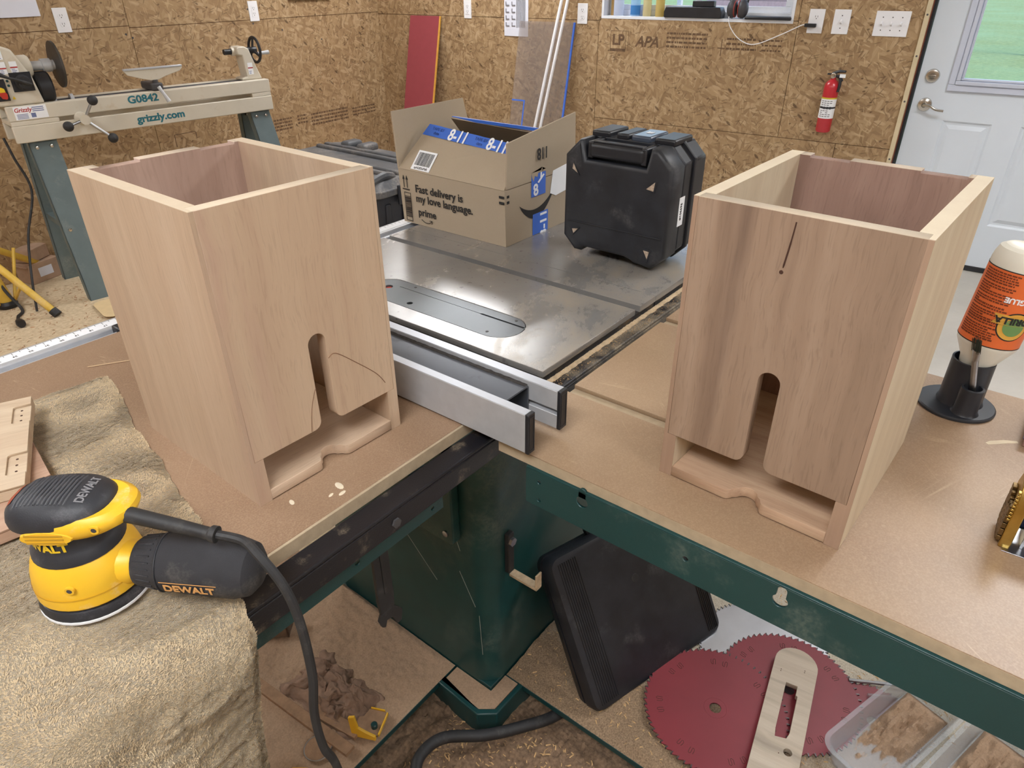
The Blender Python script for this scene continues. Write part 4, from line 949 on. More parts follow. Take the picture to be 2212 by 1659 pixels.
# ------------------------------------------------------------------ cardboard carton
def cardmat(name, c):
    t = NT(name); n = t.noise(t.P, 6, 4); f = t.noise(t.map((30, 700, 30)), 1, 2); g = t.noise(t.P, 300, 2)
    col = t.ramp(n, [(.3, tuple(x*.93 for x in c[:3])+(1,)), (.7, c)]); col = t.mix(t.math('MULTIPLY', g, .2), col, lin(150,126,100))
    t.bump(f, .06, .001); return t.out(col, .8, 0, .25)
M_card = cardmat('cardboard', lin(175,160,140)); M_cardd = cardmat('cardboard_inside', lin(120,96,74))
CX0, CX1, CY0, CY1, CH = .420, .700, .410, .745, .134
cb = thing('cardboard_box', 'opened brown delivery carton with blue tape standing on the saw table', 'box', TR(CX0, CY0, .0005))
W_, D_ = CX1-CX0, CY1-CY0; th = .004
obj('bottom', MB().box(th, W_-th, th, D_-th, 0, .004), M_cardd, cb, smooth=False)
def face4(name, a, b, c, d, mt=None, th_=.004):   # thick quad
    a, b, c, d = map(Vector, (a, b, c, d)); n = (b-a).cross(d-a).normalized()*th_
    m = MB().add([a, b, c, d, a+n, b+n, c+n, d+n], [(0, 1, 2, 3), (7, 6, 5, 4), (0, 4, 5, 1), (1, 5, 6, 2), (2, 6, 7, 3), (3, 7, 4, 0)])
    return obj(name, m, mt or M_card, cb, smooth=False)
sf = face4('side_wall', (0, 0, 0), (0, D_, 0), (-.004, D_+.003, CH), (-.003, 0, CH-.004))      # printed side
sf_n = None
er = face4('side_wall', (W_, 0, 0), (0.004, 0, 0), (.001, 0, CH-.004), (W_, 0, CH-.004))
face4('side_wall', (0, D_, 0), (W_, D_, 0), (W_, D_, CH), (0, D_+.003, CH))
face4('side_wall', (W_, D_, 0), (W_, 0, 0), (W_, 0, CH), (W_, D_, CH))
A = (-.003, 0.002, CH-.003); B = (-.004, D_+.003, CH+.001); Cc = (.085, D_-.03, CH+.095); Dd = (.065, .010, CH+.082)
nf = face4('flap', A, B, Cc, Dd)
f2 = face4('flap', (W_, D_, CH), (W_, 0, CH), (.175, .012, CH+.090), (.165, D_-.03, CH+.100))
f3 = face4('flap', (.004, -.0005, CH-.002), (.004, -.004, CH+.098), (W_-.016, -.006, CH+.128), (W_, 0, CH-.002))
f4 = face4('flap', (-.004, D_+.004, CH), (W_, D_, CH), (W_-.03, D_+.01, CH+.132), (-.004, D_+.012, CH+.132))
# tape on the front flap
M_bl = mat('blue_tape', lin(62,110,208), .35, var=.05)
def quad_on(a, b, c, d):
    a, b, c, d = map(Vector, (a, b, c, d)); return lambda u, v: (a*(1-u)+b*u)*(1-v)+(d*(1-u)+c*u)*v
Q = quad_on(Dd, Cc, B, A); nrm = (Vector(B)-Vector(A)).cross(Vector(Dd)-Vector(A)).normalized()
tp_ = obj('blue_tape', grid(24, 3, lambda u, v: Q(-.0+u*1.0, v*.235)-nrm*(.0006+.0006*math.sin(u*30))), M_bl, cb)
for s_, u in (('8-11', .20), ('8-11', .62)):
    o_ = Q(u, .13)-nrm*.0018
    ex = (Q(u-.05, .13)-Q(u+.05, .13)); ey = Q(u, .0)-Q(u, .2)
    text(s_, .042, M_wprint, tp_, frame(o_, ex, ey), bold=.001, sx=.82)
for u in (.38, .86):
    o_ = Q(u, .12)-nrm*.0018
    text('TAPE BY\ndate', .011, mat('faint_blue_print', lin(40,66,130), .6), tp_, frame(o_, Q(u-.05, .13)-Q(u+.05, .13), Q(u, 0)-Q(u, .2)))
obj('blue_tape', MB().box(.1655, .171, .012, D_-.03, CH+.0945, CH+.1015, None), M_bl, cb, smooth=False)
# barcode label on flap
o_ = Q(.80, .76)-nrm*.0008; ex = Q(.7, .76)-Q(.9, .76); ey = Q(.8, .5)-Q(.8, .9)
LM = frame(o_, ex, ey)
bl = obj('barcode_label', MB().box(-.031, .031, -.026, .026, 0, .0004), M_wprint, cb, LM, smooth=False)
bc = MB(); x = -.026
while x < .026:
    l = random.choice((.0007, .0012, .0018)); bc.box(x, x+l, -.014, .021, .0004, .0007); x += l+random.choice((.0008, .0014))
obj('barcode', join([bc.mesh('b'), xf(textmesh('spN2B3sPtf6', .0085, .0002), TR(0, -.0205, .0005))], 'barcode'), M_print, bl, smooth=False)
# print on the long side (reads from outside, -x)
FMx = frame((-.0012, D_, 0), (0, -1, 0), (-.02, 0, 1))      # x runs right as seen, y up
def pf(name, m): return obj(name, m, M_print, cb, FMx, smooth=False)
def tilt_z(y): return 0
pf('lettering', xf(textmesh('Fast delivery is\nmy love language.', .0265, .0004, .0003, 'LEFT', line=.9), TR(.052, .080, .0014)))
pf('lettering', xf(textmesh('prime', .026, .0004, .0003, 'LEFT'), TR(.056, .034, .0012)))
sm = MB().tube(smoothpath([(.066, .016, .0012), (.078, .0105, .0012), (.092, .011, .0012), (.101, .0175, .0012)]), .0008, 6)
sm.tube([(.0935, .0175, .0012), (.1015, .0182, .0012), (.1012, .0105, .0012)], .0008, 6); pf('smile_mark', sm)
ar = MB()
for x in (.014, .025):
    ar.box(x-.0008, x+.0008, .090, .112, .0008, .0016); ar.prism([(x-.0035, .110), (x+.0035, .110), (x, .120)], .0008, .0016)
ar.box(.008, .032, .0845, .087, .0008, .0016); pf('up_arrows', ar)
wd = rframe(.012, .034, .006, .078, .0010, .0006, .0014); y = .016
while y < .070:
    l = random.choice((.0006, .001, .0016)); wd.box(.0135, .0325, y, y+l, .0006, .0014); y += l+random.choice((.0012, .002))
pf('barcode_print', wd)
pf('fold_marks', MB().box(.320, .3345, .113, .1185, .0004, .0016).box(.320, .3345, .100, .1055, .0004, .0016))
# end with the curved mark
FMy = frame((0, -.0006, 0), (1, 0, 0), (0, 0, 1))
def smile(cx, cy, w_, h_, th_):
    up = [(cx-w_+2*w_*i/16, cy-h_*(1-((i-8)/8)**2)+.012*(i/16)) for i in range(17)]
    dn = [(x, y-th_*math.sin(PI*i/16)**.7) for i, (x, y) in enumerate(up)]
    return up+dn[::-1][1:-1]
obj('smile_mark', xf(plate([smile(.118, .084, .068, .026, .022)], 0, .0006), Matrix.Identity(4)), M_print, cb, FMy, smooth=False)
obj('fold_marks', MB().box(.004, .012, .113, .1185, .0, .0008).box(.004, .012, .100, .1055, .0, .0008), M_print, cb, FMy, smooth=False)
tq = obj('blue_tape', MB().box(.096, .152, .094, .146, .0002, .0008), M_bl, cb, FMy, smooth=False)
obj('lettering', xf(textmesh('8', .038, .001, .0002), TR(.113, .108, .001) @ RZ(8)), M_wprint, tq, smooth=False)
obj('lettering', xf(textmesh('y', .034, .001, .0002), TR(.136, .138, .001) @ RZ(-30)), M_wprint, tq, smooth=False)
obj('torn_edge', MB().prism([(.096, .143), (.103, .13), (.108, .142), (.118, .138), (.122, .150), (.130, .147), (.136, .158), (.14, .148), (.152, .146), (.152, .151), (.096, .151)], .0009, .0013), M_card, tq, smooth=False)
tq = obj('blue_tape', MB().box(.102, .164, .001, .052, .0002, .0007), M_bl, cb, FMy, smooth=False)
obj('lettering', xf(textmesh('3-11', .036, .001, .0002), TR(.146, .022, .001) @ RZ(90)), M_wprint, tq, smooth=False)
obj('shipping_label', MB().prism([(.172, .088), (.196, .078), (.24, .082), (.24, .146), (.182, .140)], .0002, .0008), M_wprint, cb, FMy, smooth=False)
obj('lettering', xf(textmesh('118', .036, .0008, .0002, sx=.8), TR(.132, CH+.058, .0058) @ RZ(180)), M_print, cb, FMy, smooth=False)
# ------------------------------------------------------------------ black tool case on the wing
# local: x across the face (as seen, left to right), y up, z towards the viewer (-X in the room)
kc = thing('tool_case', 'scuffed black hard tool case standing upright on the saw table', 'tool case', frame((.475, .290, 0), (0, -1, 0), (0, 0, 1)))
def oct(x0, x1, y0, y1, c, z): return [(x0+c, y0, z), (x1-c, y0, z), (x1, y0+c, z), (x1, y1-c, z), (x1-c, y1, z), (x0+c, y1, z), (x0, y1-c, z), (x0, y0+c, z)]
KW, KH, K0 = .252, .252, .012
fo_ = [(.030, K0), (.046, K0), (.054, K0+.010), (.158, K0+.009), (.170, K0+.006), (.182, K0), (KW-.030, K0-.004), (KW, K0+.026), (KW, KH-.034), (KW-.034, KH), (.200, KH), (.192, KH-.040), (.052, KH-.040), (.044, KH), (.034, KH), (0, KH-.034), (0, K0+.03)]
obj('front_shell', plate([fo_], -.06, .0, .009), M_blackd, kc, ang=50)
obj('middle_shell', MB().loft([oct(.0, KW, K0, KH, .032, -.085), oct(.0, KW, K0, KH, .032, -.055)]), M_blackd, kc, bevel=.003)
obj('seam', MB().loft([oct(.003, KW-.003, K0+.003, KH-.003, .03, -.094), oct(.003, KW-.003, K0+.003, KH-.003, .03, -.084)]), M_rubber, kc)
obj('rim', MB().loft([oct(-.003, KW+.003, K0-.003, KH+.003, .03, -.103), oct(-.003, KW+.003, K0-.003, KH+.003, .03, -.094)]), M_black, kc, bevel=.002)
obj('rear_shell', MB().loft([oct(.012, KW-.012, K0+.012, KH-.012, .03, -.165), oct(.0, KW, K0, KH, .03, -.150), oct(.0, KW, K0, KH, .03, -.103)]), M_black, kc, bevel=.005)
hn = obj('handle', MB().box(.058, .186, KH-.034, KH-.004, -.030, -.001), M_black, kc, bevel=.008, seg=3)
for x0 in (.0535, .1775): obj('handle_arm', MB().box(x0, x0+.013, KH-.036, KH-.002, -.075, -.004), M_black, hn, bevel=.003)
obj('handle_ridge', MB().box(.066, .18, KH-.0045, KH-.001, -.024, -.008), M_black, hn, bevel=.001)
M_lat = mat('latch_grey', lin(70,78,92), .3, var=.1)
for x0, x1, mt_ in ((.03, .075, M_black), (.09, .12, M_black), (.125, .17, M_lat), (.178, .225, M_black)):
    l_ = obj('latch', MB().box(x0, x1, KH-.004, KH+.010, -.135, -.055), mt_, kc, bevel=.004)
    if mt_ is M_lat: obj('latch_lettering', xf(textmesh('III', .02, .0006, .0003), TR((x0+x1)/2, KH+.0105, -.095) @ RX(-90)), M_wprint, l_, smooth=False)
M_sc = mat('scuff_dust', lin(176,158,140), .9, var=.3, vs=300)
for tri in ([(.018, .190), (.022, .208), (.040, .178)], [(.192, .172), (.222, .198), (.218, .168)], [(.022, .062), (.028, .046), (.046, .066)], [(.200, .052), (.222, .050), (.216, .024)]):
    obj('corner_pad', plate([tri], .0001, .0016, .0003), M_blackd, kc, smooth=False)
    c_ = (sum(p[0] for p in tri)/3, sum(p[1] for p in tri)/3)
    obj('scuff', plate([[(c_[0]+(p[0]-c_[0])*.62, c_[1]+(p[1]-c_[1])*.62) for p in tri]], .0016, .0019), M_sc, kc, smooth=False)
obj('groove_line', MB().box(.012, .240, .076, .079, .0, .0015), M_black, kc, bevel=.0006)
for x0 in (.06, .165): obj('foot', MB().box(x0, x0+.025, .0005, .0125, -.15, -.062), M_black, kc, bevel=.002)
stk = obj('side_sticker', MB().box(KW+.0002, KW+.0008, .095, .155, -.068, -.045), M_wprint, kc, smooth=False)
obj('sticker_print', xf(textmesh('#106696', .010, .0003, .0002), TR(KW+.0009, .125, -.055) @ RY(90) @ RZ(90)), M_print, stk, smooth=False)
# ------------------------------------------------------------------ second black case leaning under the outfeed table
e_ = Vector((.958, -.288, 0)); nb = Vector((.288, .958, 0)); upv = nb*math.sin(math.radians(31))+Vector((0, 0, 1))*math.cos(math.radians(31))
k2 = thing('leaning_case', 'large black ribbed case leaning against the saw cabinet under the table', 'tool case', frame((.046, -.130, -.836), e_, upv))
rrz = lambda k, z, r=.022: [(x, y, z) for x, y in rrect(k, .405-k, k, .36-k, r, 4)]
obj('front_shell', MB().loft([rrz(.0, -.036), rrz(.0, -.012), rrz(.004, -.003), rrz(.012, .0)]), M_blackd, k2)
obj('seam', MB().loft([rrz(.004, -.042), rrz(.004, -.036)]), M_rubber, k2)
obj('rear_shell', MB().loft([rrz(.012, -.066), rrz(.003, -.063), rrz(.0, -.055), rrz(.0, -.042)]), M_black, k2)
rbm = MB()
for i in range(9):
    x = .020+.0058*i
    rbm.tube([(x, .016, .0002), (x, .344, .0002)], .0017, 6); 
    if i < 6: rbm.tube([(.402-.0055*i-.012, .016, .0002), (.402-.0055*i-.012, .344, .0002)], .0017, 6)
obj('shell_ribs', rbm, M_black, k2, kind='stuff')
obj('badge_dimple', MB().lathe([(.010, 0), (.009, .0008)], 16, TR(.20, .23, 0)), M_rubber, k2)
obj('carry_handle', MB().tube(smoothpath([(.14, .358, -.04), (.15, .385, -.04), (.25, .385, -.04), (.26, .358, -.04)]), .008, 8), M_black, k2)
# ------------------------------------------------------------------ storage trunk beyond the front rail
tr_ = thing('storage_trunk', 'black plastic storage trunk with ribbed lid beyond the front rail', 'trunk', TR(1.50, 2.10, zf))
zt = .56
M_trk = mat('trunk_black', lin(38,40,48), .45, var=.2, bump=.1, bs=400)
M_trl = mat('trunk_lid_dusty', lin(84,86,90), .5, var=.15, dust=.5, dcol=lin(170,160,150), ds=4)
obj('body', MB().loft([[(x, y, 0) for x, y in rrect(.03, .57, .03, .97, .05, 4)], [(x, y, zt-.06) for x, y in rrect(.0, .60, .0, 1.0, .05, 4)]]), M_trk, tr_)
for i in range(5):
    x = .07+.115*i; obj('body_rib', MB().box(x-.018, x+.018, -.006, .03, .03, zt-.10), M_trk, tr_, bevel=.006)
obj('rim', MB().loft([[(x, y, zt-.06) for x, y in rrect(-.02, .62, -.02, 1.02, .05, 4)], [(x, y, zt-.025) for x, y in rrect(-.02, .62, -.02, 1.02, .05, 4)]]), M_trl, tr_, bevel=.006)
obj('lid', MB().loft([[(x, y, zt-.025) for x, y in rrect(-.012, .612, -.012, 1.012, .05, 4)], [(x, y, zt+.01) for x, y in rrect(.02, .58, .02, .98, .06, 4)], [(x, y, zt+.012) for x, y in rrect(.06, .54, .06, .94, .06, 4)]]), M_trl, tr_)
for x in (.16, .22, .40, .46):
    obj('lid_ridge', MB().box(x-.018, x+.018, .05, .95, zt+.0, zt+.030), M_trl, tr_, bevel=.01)
for y in (.12, .24, .64, .78):
    obj('lid_hump', MB().box(.46, .58, y-.04, y+.04, zt-.0, zt+.05), M_trl, tr_, bevel=.02, seg=3)
for x in (.12, .40): obj('latch', MB().box(x, x+.09, -.035, -.02, zt-.11, zt-.01), M_trk, tr_, bevel=.005)
obj('corner_scoop', MB().tube(smoothpath([(.02, .05, zt+.012), (.10, .045, zt+.03), (.17, .06, zt+.012)]), .02, 8), M_trl, tr_)
# ------------------------------------------------------------------ glue bottle in its stand, with brush
gb = thing('glue_stand', 'black plastic glue bottle stand on the outfeed table', 'stand', TR(.305, -.537, ZO))
M_gs = mat('stand_black', lin(40,42,48), .38, var=.15)
obj('base_disc', MB().lathe([(.050, .0), (.052, .001), (.052, .004), (.050, .0055), (.02, .006)], 40), M_gs, gb)
obj('bottle_cup', MB().lathe([(.031, .0055), (.0285, .012), (.028, .075), (.0255, .0755), (.025, .02), (.001, .015)], 32, TR(.008, -.003, 0)), M_gs, gb)
bcx, bcy = -.024, -.0145
obj('brush_cup', MB().lathe([(.0185, .0055), (.0158, .01), (.0152, .046), (.0118, .0465), (.0113, .012), (.001, .01)], 24, TR(bcx, bcy, 0)), M_gs, gb)
M_bot = mat('milky_plastic', lin(226,222,208), .35, var=.02)
t = NT('label_orange'); M_lab = mat('orange_label', lin(228,112,56), .45, var=.03)
bo_ = thing('glue_bottle', 'upturned wood glue bottle with orange label in the black stand', 'bottle', TR(.313, -.540, ZO+.018) @ Matrix.Rotation(math.radians(5), 4, (.675, .54, 0)))
br_ = .0385
obj('bottle', MB().lathe([(.012, .0), (.014, .03), (.022, .048), (.024, .060), (br_-.001, .085), (br_, .09), (br_, .205), (br_-.001, .212), (br_-.004, .222), (br_-.010, .2255), (br_-.013, .223), (.012, .219), (.001, .220)], 40), M_bot, bo_)
def wrap(me, r, zc, a0, rot=1):
    for v in me.vertices:
        a = math.radians(a0)+v.co.x/r; R = r+v.co.z; v.co = (R*math.cos(a), R*math.sin(a), zc+v.co.y)
    return me
lb_ = obj('label_wrap', MB().lathe([(br_+.0003, .092), (br_+.0003, .1975)], 48, cap=False), M_lab, bo_)
obj('label_border', MB().lathe([(br_+.0005, .0912), (br_+.0005, .0926)], 48, cap=False).lathe([(br_+.0005, .1972), (br_+.0005, .1986)], 48, cap=False), M_print, lb_)
fp = MB(); y = -.044
random.seed(21)
ca = 150          # label text column faces the camera's left
for i in range(27):
    x = -.024
    if i in (6, 12, 17, 22): y += .0012
    while x < .022:
        l = random.uniform(.0015, .0055); 
        for k in range(2): fp.box(x+l*k/2, x+l*(k+1)/2, y, y+(.0019 if i not in (0, 7, 13) else .0024), .0003, .0006)
        x += l+.0009
        if random.random() < .06 and i % 5 == 4: break
    y += .00335
obj('fine_print', wrap(fp.mesh('f'), br_+.0002, .1445, ca), mat('brown_print', lin(120,54,24), .6), lb_, smooth=False)
em_ = MB().lathe([(.0205, .0006), (.0205, .0009)], 32)
def disc(r0, r1, z, mt, nm):
    me = plate([circ(0, 0, r1, 40)] + ([circ(0, 0, r0, 40)] if r0 else []), z, z+.0003)
    bm = bmesh.new(); bm.from_mesh(me); bmesh.ops.triangulate(bm, faces=bm.faces); bmesh.ops.subdivide_edges(bm, edges=[e for e in bm.edges if e.calc_length() > .006], cuts=3); bm.to_mesh(me); bm.free()
    return obj(nm, wrap(me, br_+.0003, .126, ca+62), mt, lb_, smooth=False)
M_gold = mat('label_gold', lin(222,170,72), .5)
disc(0, .0205, .0004, M_print, 'emblem_ring'); disc(0, .0188, .0008, M_gold, 'emblem_field'); disc(0, .013, .0012, mat('emblem_green', lin(110,150,90), .5), 'emblem_centre')
bn = plate([[(-.028, .004), (-.024, .010), (-.028, .018), (.028, .018), (.028, .004)]], .0016, .0019); bm = bmesh.new(); bm.from_mesh(bn); bmesh.ops.triangulate(bm, faces=bm.faces); bmesh.ops.subdivide_edges(bm, edges=bm.edges, cuts=5); bm.to_mesh(bn); bm.free()
obj('emblem_banner', wrap(bn, br_+.0003, .124, ca+62), M_gold, lb_, smooth=False)
lt_ = textmesh('GORILLA', .0125, .0005, .0001); lt_.transform(TR(0, .011, .0022) @ RZ(180)); obj('emblem_lettering', wrap(lt_, br_+.0003, .124, ca+62), M_print, lb_, smooth=False)
lt_ = textmesh('WOOD GLUE', .010, .0004, .0001); lt_.transform(TR(0, 0, .0008) @ RZ(180)); obj('label_lettering', wrap(lt_, br_+.0003, .162, ca+72), M_wprint, lb_, smooth=False)
bs = thing('acid_brush', 'small metal handled glue brush standing in the black stand', 'brush', frame((.305+bcx+.004, -.537+bcy-.006, ZO+.012), (.785, .62, 0), Vector((-.62*.24, .785*.24, .97)).cross(Vector((.785, .62, 0)))))
obj('handle', MB().tube([(0, 0, 0), (0, 0, .078), (0, 0, .082)], [.0042, .0042, .0045], 12), M_steel, bs)
obj('ferrule', MB().loft([ell(.0043, .0043, .082, n=16), ell(.0075, .003, .092, n=16), ell(.0078, .003, .098, n=16)]), M_steel, bs)
brm = MB(); random.seed(5)
for i in range(60):
    x, y = random.uniform(-.0072, .0072), random.uniform(-.0025, .0025); brm.tube([(x, y, .095), (x*1.08+random.uniform(-.0005, .0005), y, random.uniform(.112, .118))], .00035, 4)
obj('bristles', brm, mat('bristle_dark', lin(52,56,44), .8), bs, kind='stuff')
# ------------------------------------------------------------------ branding iron and small plaque at the right edge
bi = thing('branding_iron', 'brass stamping head on a dark steel tube lying on the outfeed table', 'branding iron', frame((.030, -.628, ZO+.0390), (.05, -.9987, 0), (.9987, .05, 0)))
t = NT('brass'); M_brass = mat('brass', lin(196,166,92), .3, 1., var=.2, vs=30)
hexo = [(-.028, -.0385), (.020, -.0385), (.030, -.026), (.030, .018), (.016, .040), (-.018, .040), (-.030, .022), (-.030, -.030)]
PM = Matrix(((0,0,1,0),(1,0,0,0),(0,1,0,0),(0,0,0,1)))
obj('brass_plate', MB().prism(hexo, 0, .011, PM), M_brass, bi, bevel=.0012)
bt_ = MB(); random.seed(3)
prof = [(-.0285, -.030, .018), (-.022, -.034, .010), (-.0155, -.036, .014), (-.009, -.037, .006), (-.0025, -.036, .012), (.004, -.036, .016), (.0105, -.034, .020), (.017, -.030, .018)]
for y0, za_, zb2 in prof:
    z_ = za_
    while z_ < zb2:
        l = random.uniform(.004, .012); bt_.box(-.0045, -.0001, y0, y0+.0055, z_, min(z_+l, zb2)); z_ += l+.0014
obj('raised_mark', bt_, mat('brass_dark', lin(120,98,64), .4, .9, var=.3, vs=80), bi, bevel=.0005)
kn_ = MB()
for i in range(9): kn_.box(-.003, .0, -.031, -.026, -.0+.0045*i, .003+.0045*i)
obj('edge_beads', kn_, M_brass, bi, bevel=.0005)
obj('tube', MB().tube([(.0112, 0, 0), (.15, 0, .0)], .021, 28), mat('blued_steel', lin(40,52,84), .18, 1., var=.3, vs=30), bi)
obj('rest_plate', MB().box(.004, .12, -.034, .03, -.0388, -.0376).box(.02, .023, -.02, .02, -.0376, -.018), M_steel, bi, bevel=.0004)
pq = thing('small_plaque', 'small dark edged plaque lying at the right edge of the outfeed table', 'plaque', frame((.242, -.628, ZO), (0, -1, 0), (1, 0, 0)))
obj('base', MB().box(0, .12, 0, .09, .0003, .012), wH, pq, bevel=.001)
obj('dark_edge', rframe(-.002, .122, -.002, .092, .004, .0124, .014), mat('purple_edge', lin(70,58,76), .5), pq, smooth=False)
obj('white_face', MB().box(.004, .116, .014, .086, .0122, .0128), M_wprint, pq, smooth=False)
# ------------------------------------------------------------------ under the left extension
ZT = -.835
wr_ = thing('arbor_wrench', 'dark arbor wrench hanging down below the left extension beam', 'wrench', TR(-.352, .02, -.06))
obj('shank', MB().prism([(-.013, 0), (.013, 0), (.014, -.16), (.012, -.185), (-.013, -.185), (-.015, -.16)], -.003, .003, Matrix(((1,0,0,0),(0,0,1,0),(0,1,0,0),(0,0,0,1)))), M_rubber, wr_, bevel=.001)
obj('jaw', MB().prism([(-.013, -.185), (.012, -.185), (.026, -.205), (.022, -.225), (.014, -.226), (.006, -.205), (-.004, -.203), (-.008, -.214), (-.014, -.21), (-.018, -.196)], -.0028, .0028, Matrix(((1,0,0,0),(0,0,1,0),(0,1,0,0),(0,0,0,1)))), M_rubber, wr_, bevel=.0008)
obj('rib', MB().box(-.003, .003, -.0045, -.003, -.15, -.01), M_rubber, wr_, bevel=.001)
lz = lambda x, y: ldust((x+.92)/.878, (y-.207)/.592)[2]
def rag(u, v):
    x = -.335+.13*u+.02*fbm(u*4, v*4, 3); y = .27+.21*v+.02*fbm(u*4, v*4, 9)
    e = min(1, 5*min(u, v, 1-u, 1-v)); h = .012+.020*abs(fbm(u*2.2, v*3.0, 2))+.012*abs(math.sin(u*7+v*3+fbm(u*2, v*2)*3))+.0012*fbm(u*20, v*20, 1)
    return (x, y, ZT-.004+h*e)
obj('shop_rag', grid(110, 110, rag), mat('dusty_rag', lin(142,116,98), .95, var=.25, vs=30, bump=.7, bs=300), None, label='crumpled dust covered rag on the left tray', cat='rag', ang=70)
M_ply = mat('dusty_strip', lin(150,120,94), .95, var=.2, vs=60, bump=.5, bs=250)
obj('wood_strip', MB().box(-.012, .012, -.19, .19, 0, .010), M_ply, None, frame((-.352, .42, ZT), (.99, .08, 0), (-.08, .99, 0)), bevel=.001, label='long dusty wooden strip lying on the left tray beside the rag', cat='strip')
obj('wood_strip', MB().box(-.013, .013, -.06, .06, 0, .011), M_ply, None, frame((-.312, .305, ZT), (.98, .17, 0), (-.17, .98, 0)), bevel=.001, label='short dusty wooden block lying beside the yellow bracket', cat='strip')
yb = thing('yellow_bracket', 'yellow plastic guide bracket standing at the edge of the left tray', 'bracket', frame((-.285, .238, ZT+.001), (.9, .42, 0), (-.42, .9, 0)))
obj('upright', MB().prism([(-.025, 0), (.028, 0), (.028, .004), (.030, .060), (.016, .066), (.012, .03), (-.006, .02), (-.025, .012)], -.003, .003, TR(-.012, 0, 0) @ PM), M_yel, yb, bevel=.0008)
obj('foot_plate', MB().prism([(-.006, -.026), (.045, -.026), (.05, -.02), (.05, .015), (.03, .02), (.028, .03), (-.006, .03)], .0, .004), M_ply, yb, bevel=.0005)
obj('foot_rim', MB().box(-.004, .048, -.029, -.0262, 0, .007).box(.0502, .053, -.02, .012, 0, .007), M_yel, yb)
obj('knob', MB().lathe([(.007, .004), (.007, .014), (.005, .016)], 12, TR(.012, -.012, 0)), M_green, yb)
obj('yellow_clip', MB().box(-.012, .012, -.006, .006, 0, .03).box(-.012, .012, .006, .02, 0, .006), M_yel, None, frame((-.435, .27, ZT), (.6, -.8, 0), (.8, .6, 0)), bevel=.001, label='small yellow clip partly hidden behind the hanging towel', cat='clip')
obj('end_bracket', MB().prism([(-.04, 0), (.03, 0), (.045, .01), (.045, .05), (.03, .065), (-.04, .07)], -.003, .003, PM).box(-.003, .04, -.04, -.034, 0, .06), mat('dusty_plate', lin(120,100,84), .9, var=.2, vs=50), None, frame((-.262, .60, ZT+.006), (.75, .66, 0), (-.66, .75, 0)), bevel=.001, label='dusty angled metal bracket at the back of the left tray', cat='bracket')
rg_ = MB().tube([(.028*math.cos(2*PI*i/28), .028*math.sin(2*PI*i/28), .002) for i in range(29)], .0016, 6, False)
ri = thing('metal_disc', 'round dusty disc with a dark rim lying on the left tray', 'disc', TR(-.372, .292, ZT))
obj('rim', rg_, M_steel, ri); obj('plate', MB().lathe([(.027, 0), (.027, .003)], 28), M_ply, ri)
# ------------------------------------------------------------------ floor hose
hz = [(-.31, .03, zf+.03), (-.29, .085, zf+.045), (-.25, .125, zf+.055), (-.185, .118, zf+.055), (-.12, .05, zf+.052), (-.05, .0, zf+.045), (.02, -.035, zf+.032), (.12, -.06, zf+.02)]
hs = thing('shop_hose', 'grey black power cable curving over the sawdust before the cabinet', 'cable', TR(-.31, .03, zf+.03))
obj('cable', MB().tube(smoothpath([Vector(p)-Vector((-.31, .03, zf+.03)) for p in hz], 8), .0125, 14), M_rubber, hs)
obj('collar', MB().lathe([(.03, -.01), (.03, .012), (.02, .014)], 20, TR(0, -.004, -.004)), M_ply, hs)
# ------------------------------------------------------------------ saw blades on the right tray
M_rblade = mat('red_blade_coat', lin(126,40,50), .5, .0, var=.06, vs=8, bump=.05, bs=800)
M_sblade = mat('bare_blade', lin(196,199,206), .34, 1., var=.08, vs=12)
M_tip = mat('carbide_tip', lin(86,84,84), .4, .9)
def toothed(r, n, depth=.006):
    o = []
    for i in range(n):
        a = 2*PI*i/n; s_ = 2*PI/n
        o += [(r*math.cos(a), r*math.sin(a)), ((r-.0005)*math.cos(a+s_*.3), (r-.0005)*math.sin(a+s_*.3)), ((r-depth*.55)*math.cos(a+s_*.55), (r-depth*.55)*math.sin(a+s_*.55)), ((r-depth)*math.cos(a+s_*.8), (r-depth)*math.sin(a+s_*.8))]
    return o
def squig(cx, cy, a, s_):
    pts = []
    for k in range(3): pts += [(-.5+.1*k, -.4+.4*k), (.5, -.4+.4*k)] if k % 2 == 0 else [(.5, -.4+.4*k), (-.5, -.4+.4*k)]
    R = Matrix.Rotation(a, 3, 'Z'); return [tuple(Vector((cx, cy, .0014))+R @ Vector((x*s_, y*s_, 0))) for x, y in pts]
def sblade(M, r, n, mt, label, sq=True):
    o = thing('saw_blade', label, 'saw blade', M, group='circular saw blades')
    obj('plate', plate([toothed(r, n), circ(0, 0, .0125, 24)], -.0013, .0013), mt, o, smooth=False)
    tp2 = MB()
    for i in range(n):
        a = 2*PI*i/n; tp2.box(r-.006, r+.0012, -.0008, .0016, -.0019, .0019, RZ(math.degrees(a)))
    obj('carbide_tips', tp2, M_tip, o, smooth=False, kind='stuff')
    if sq:
        m = MB()
        for i in range(7):
            for d in (-.11, .11):
                a = 2*PI*i/7+d+.35; m.tube(smoothpath(squig(r*.78*math.cos(a), r*.78*math.sin(a), a, .012), 3), .0005, 4)
        obj('expansion_slots', m, M_knot, o, kind='stuff')
        obj('arbor_ring', MB().tube([(.024*math.cos(2*PI*i/32), .024*math.sin(2*PI*i/32), .0013) for i in range(33)], .0003, 4, False), mt, o)
    return o
ZR = -.838
sblade(TR(.43, -.35, ZR-.001) @ RZ(10), .150, 80, M_sblade, 'bare silver saw blade under the red blades on the right tray', False)
sblade(TR(.362, -.432, ZR+.004) @ RX(1.0), .152, 64, M_rblade, 'red saw blade half covered by the wooden throat insert')
sblade(TR(.215, -.322, ZR+.010) @ RY(-1.0), .152, 64, M_rblade, 'red saw blade nearest the black leaning case')
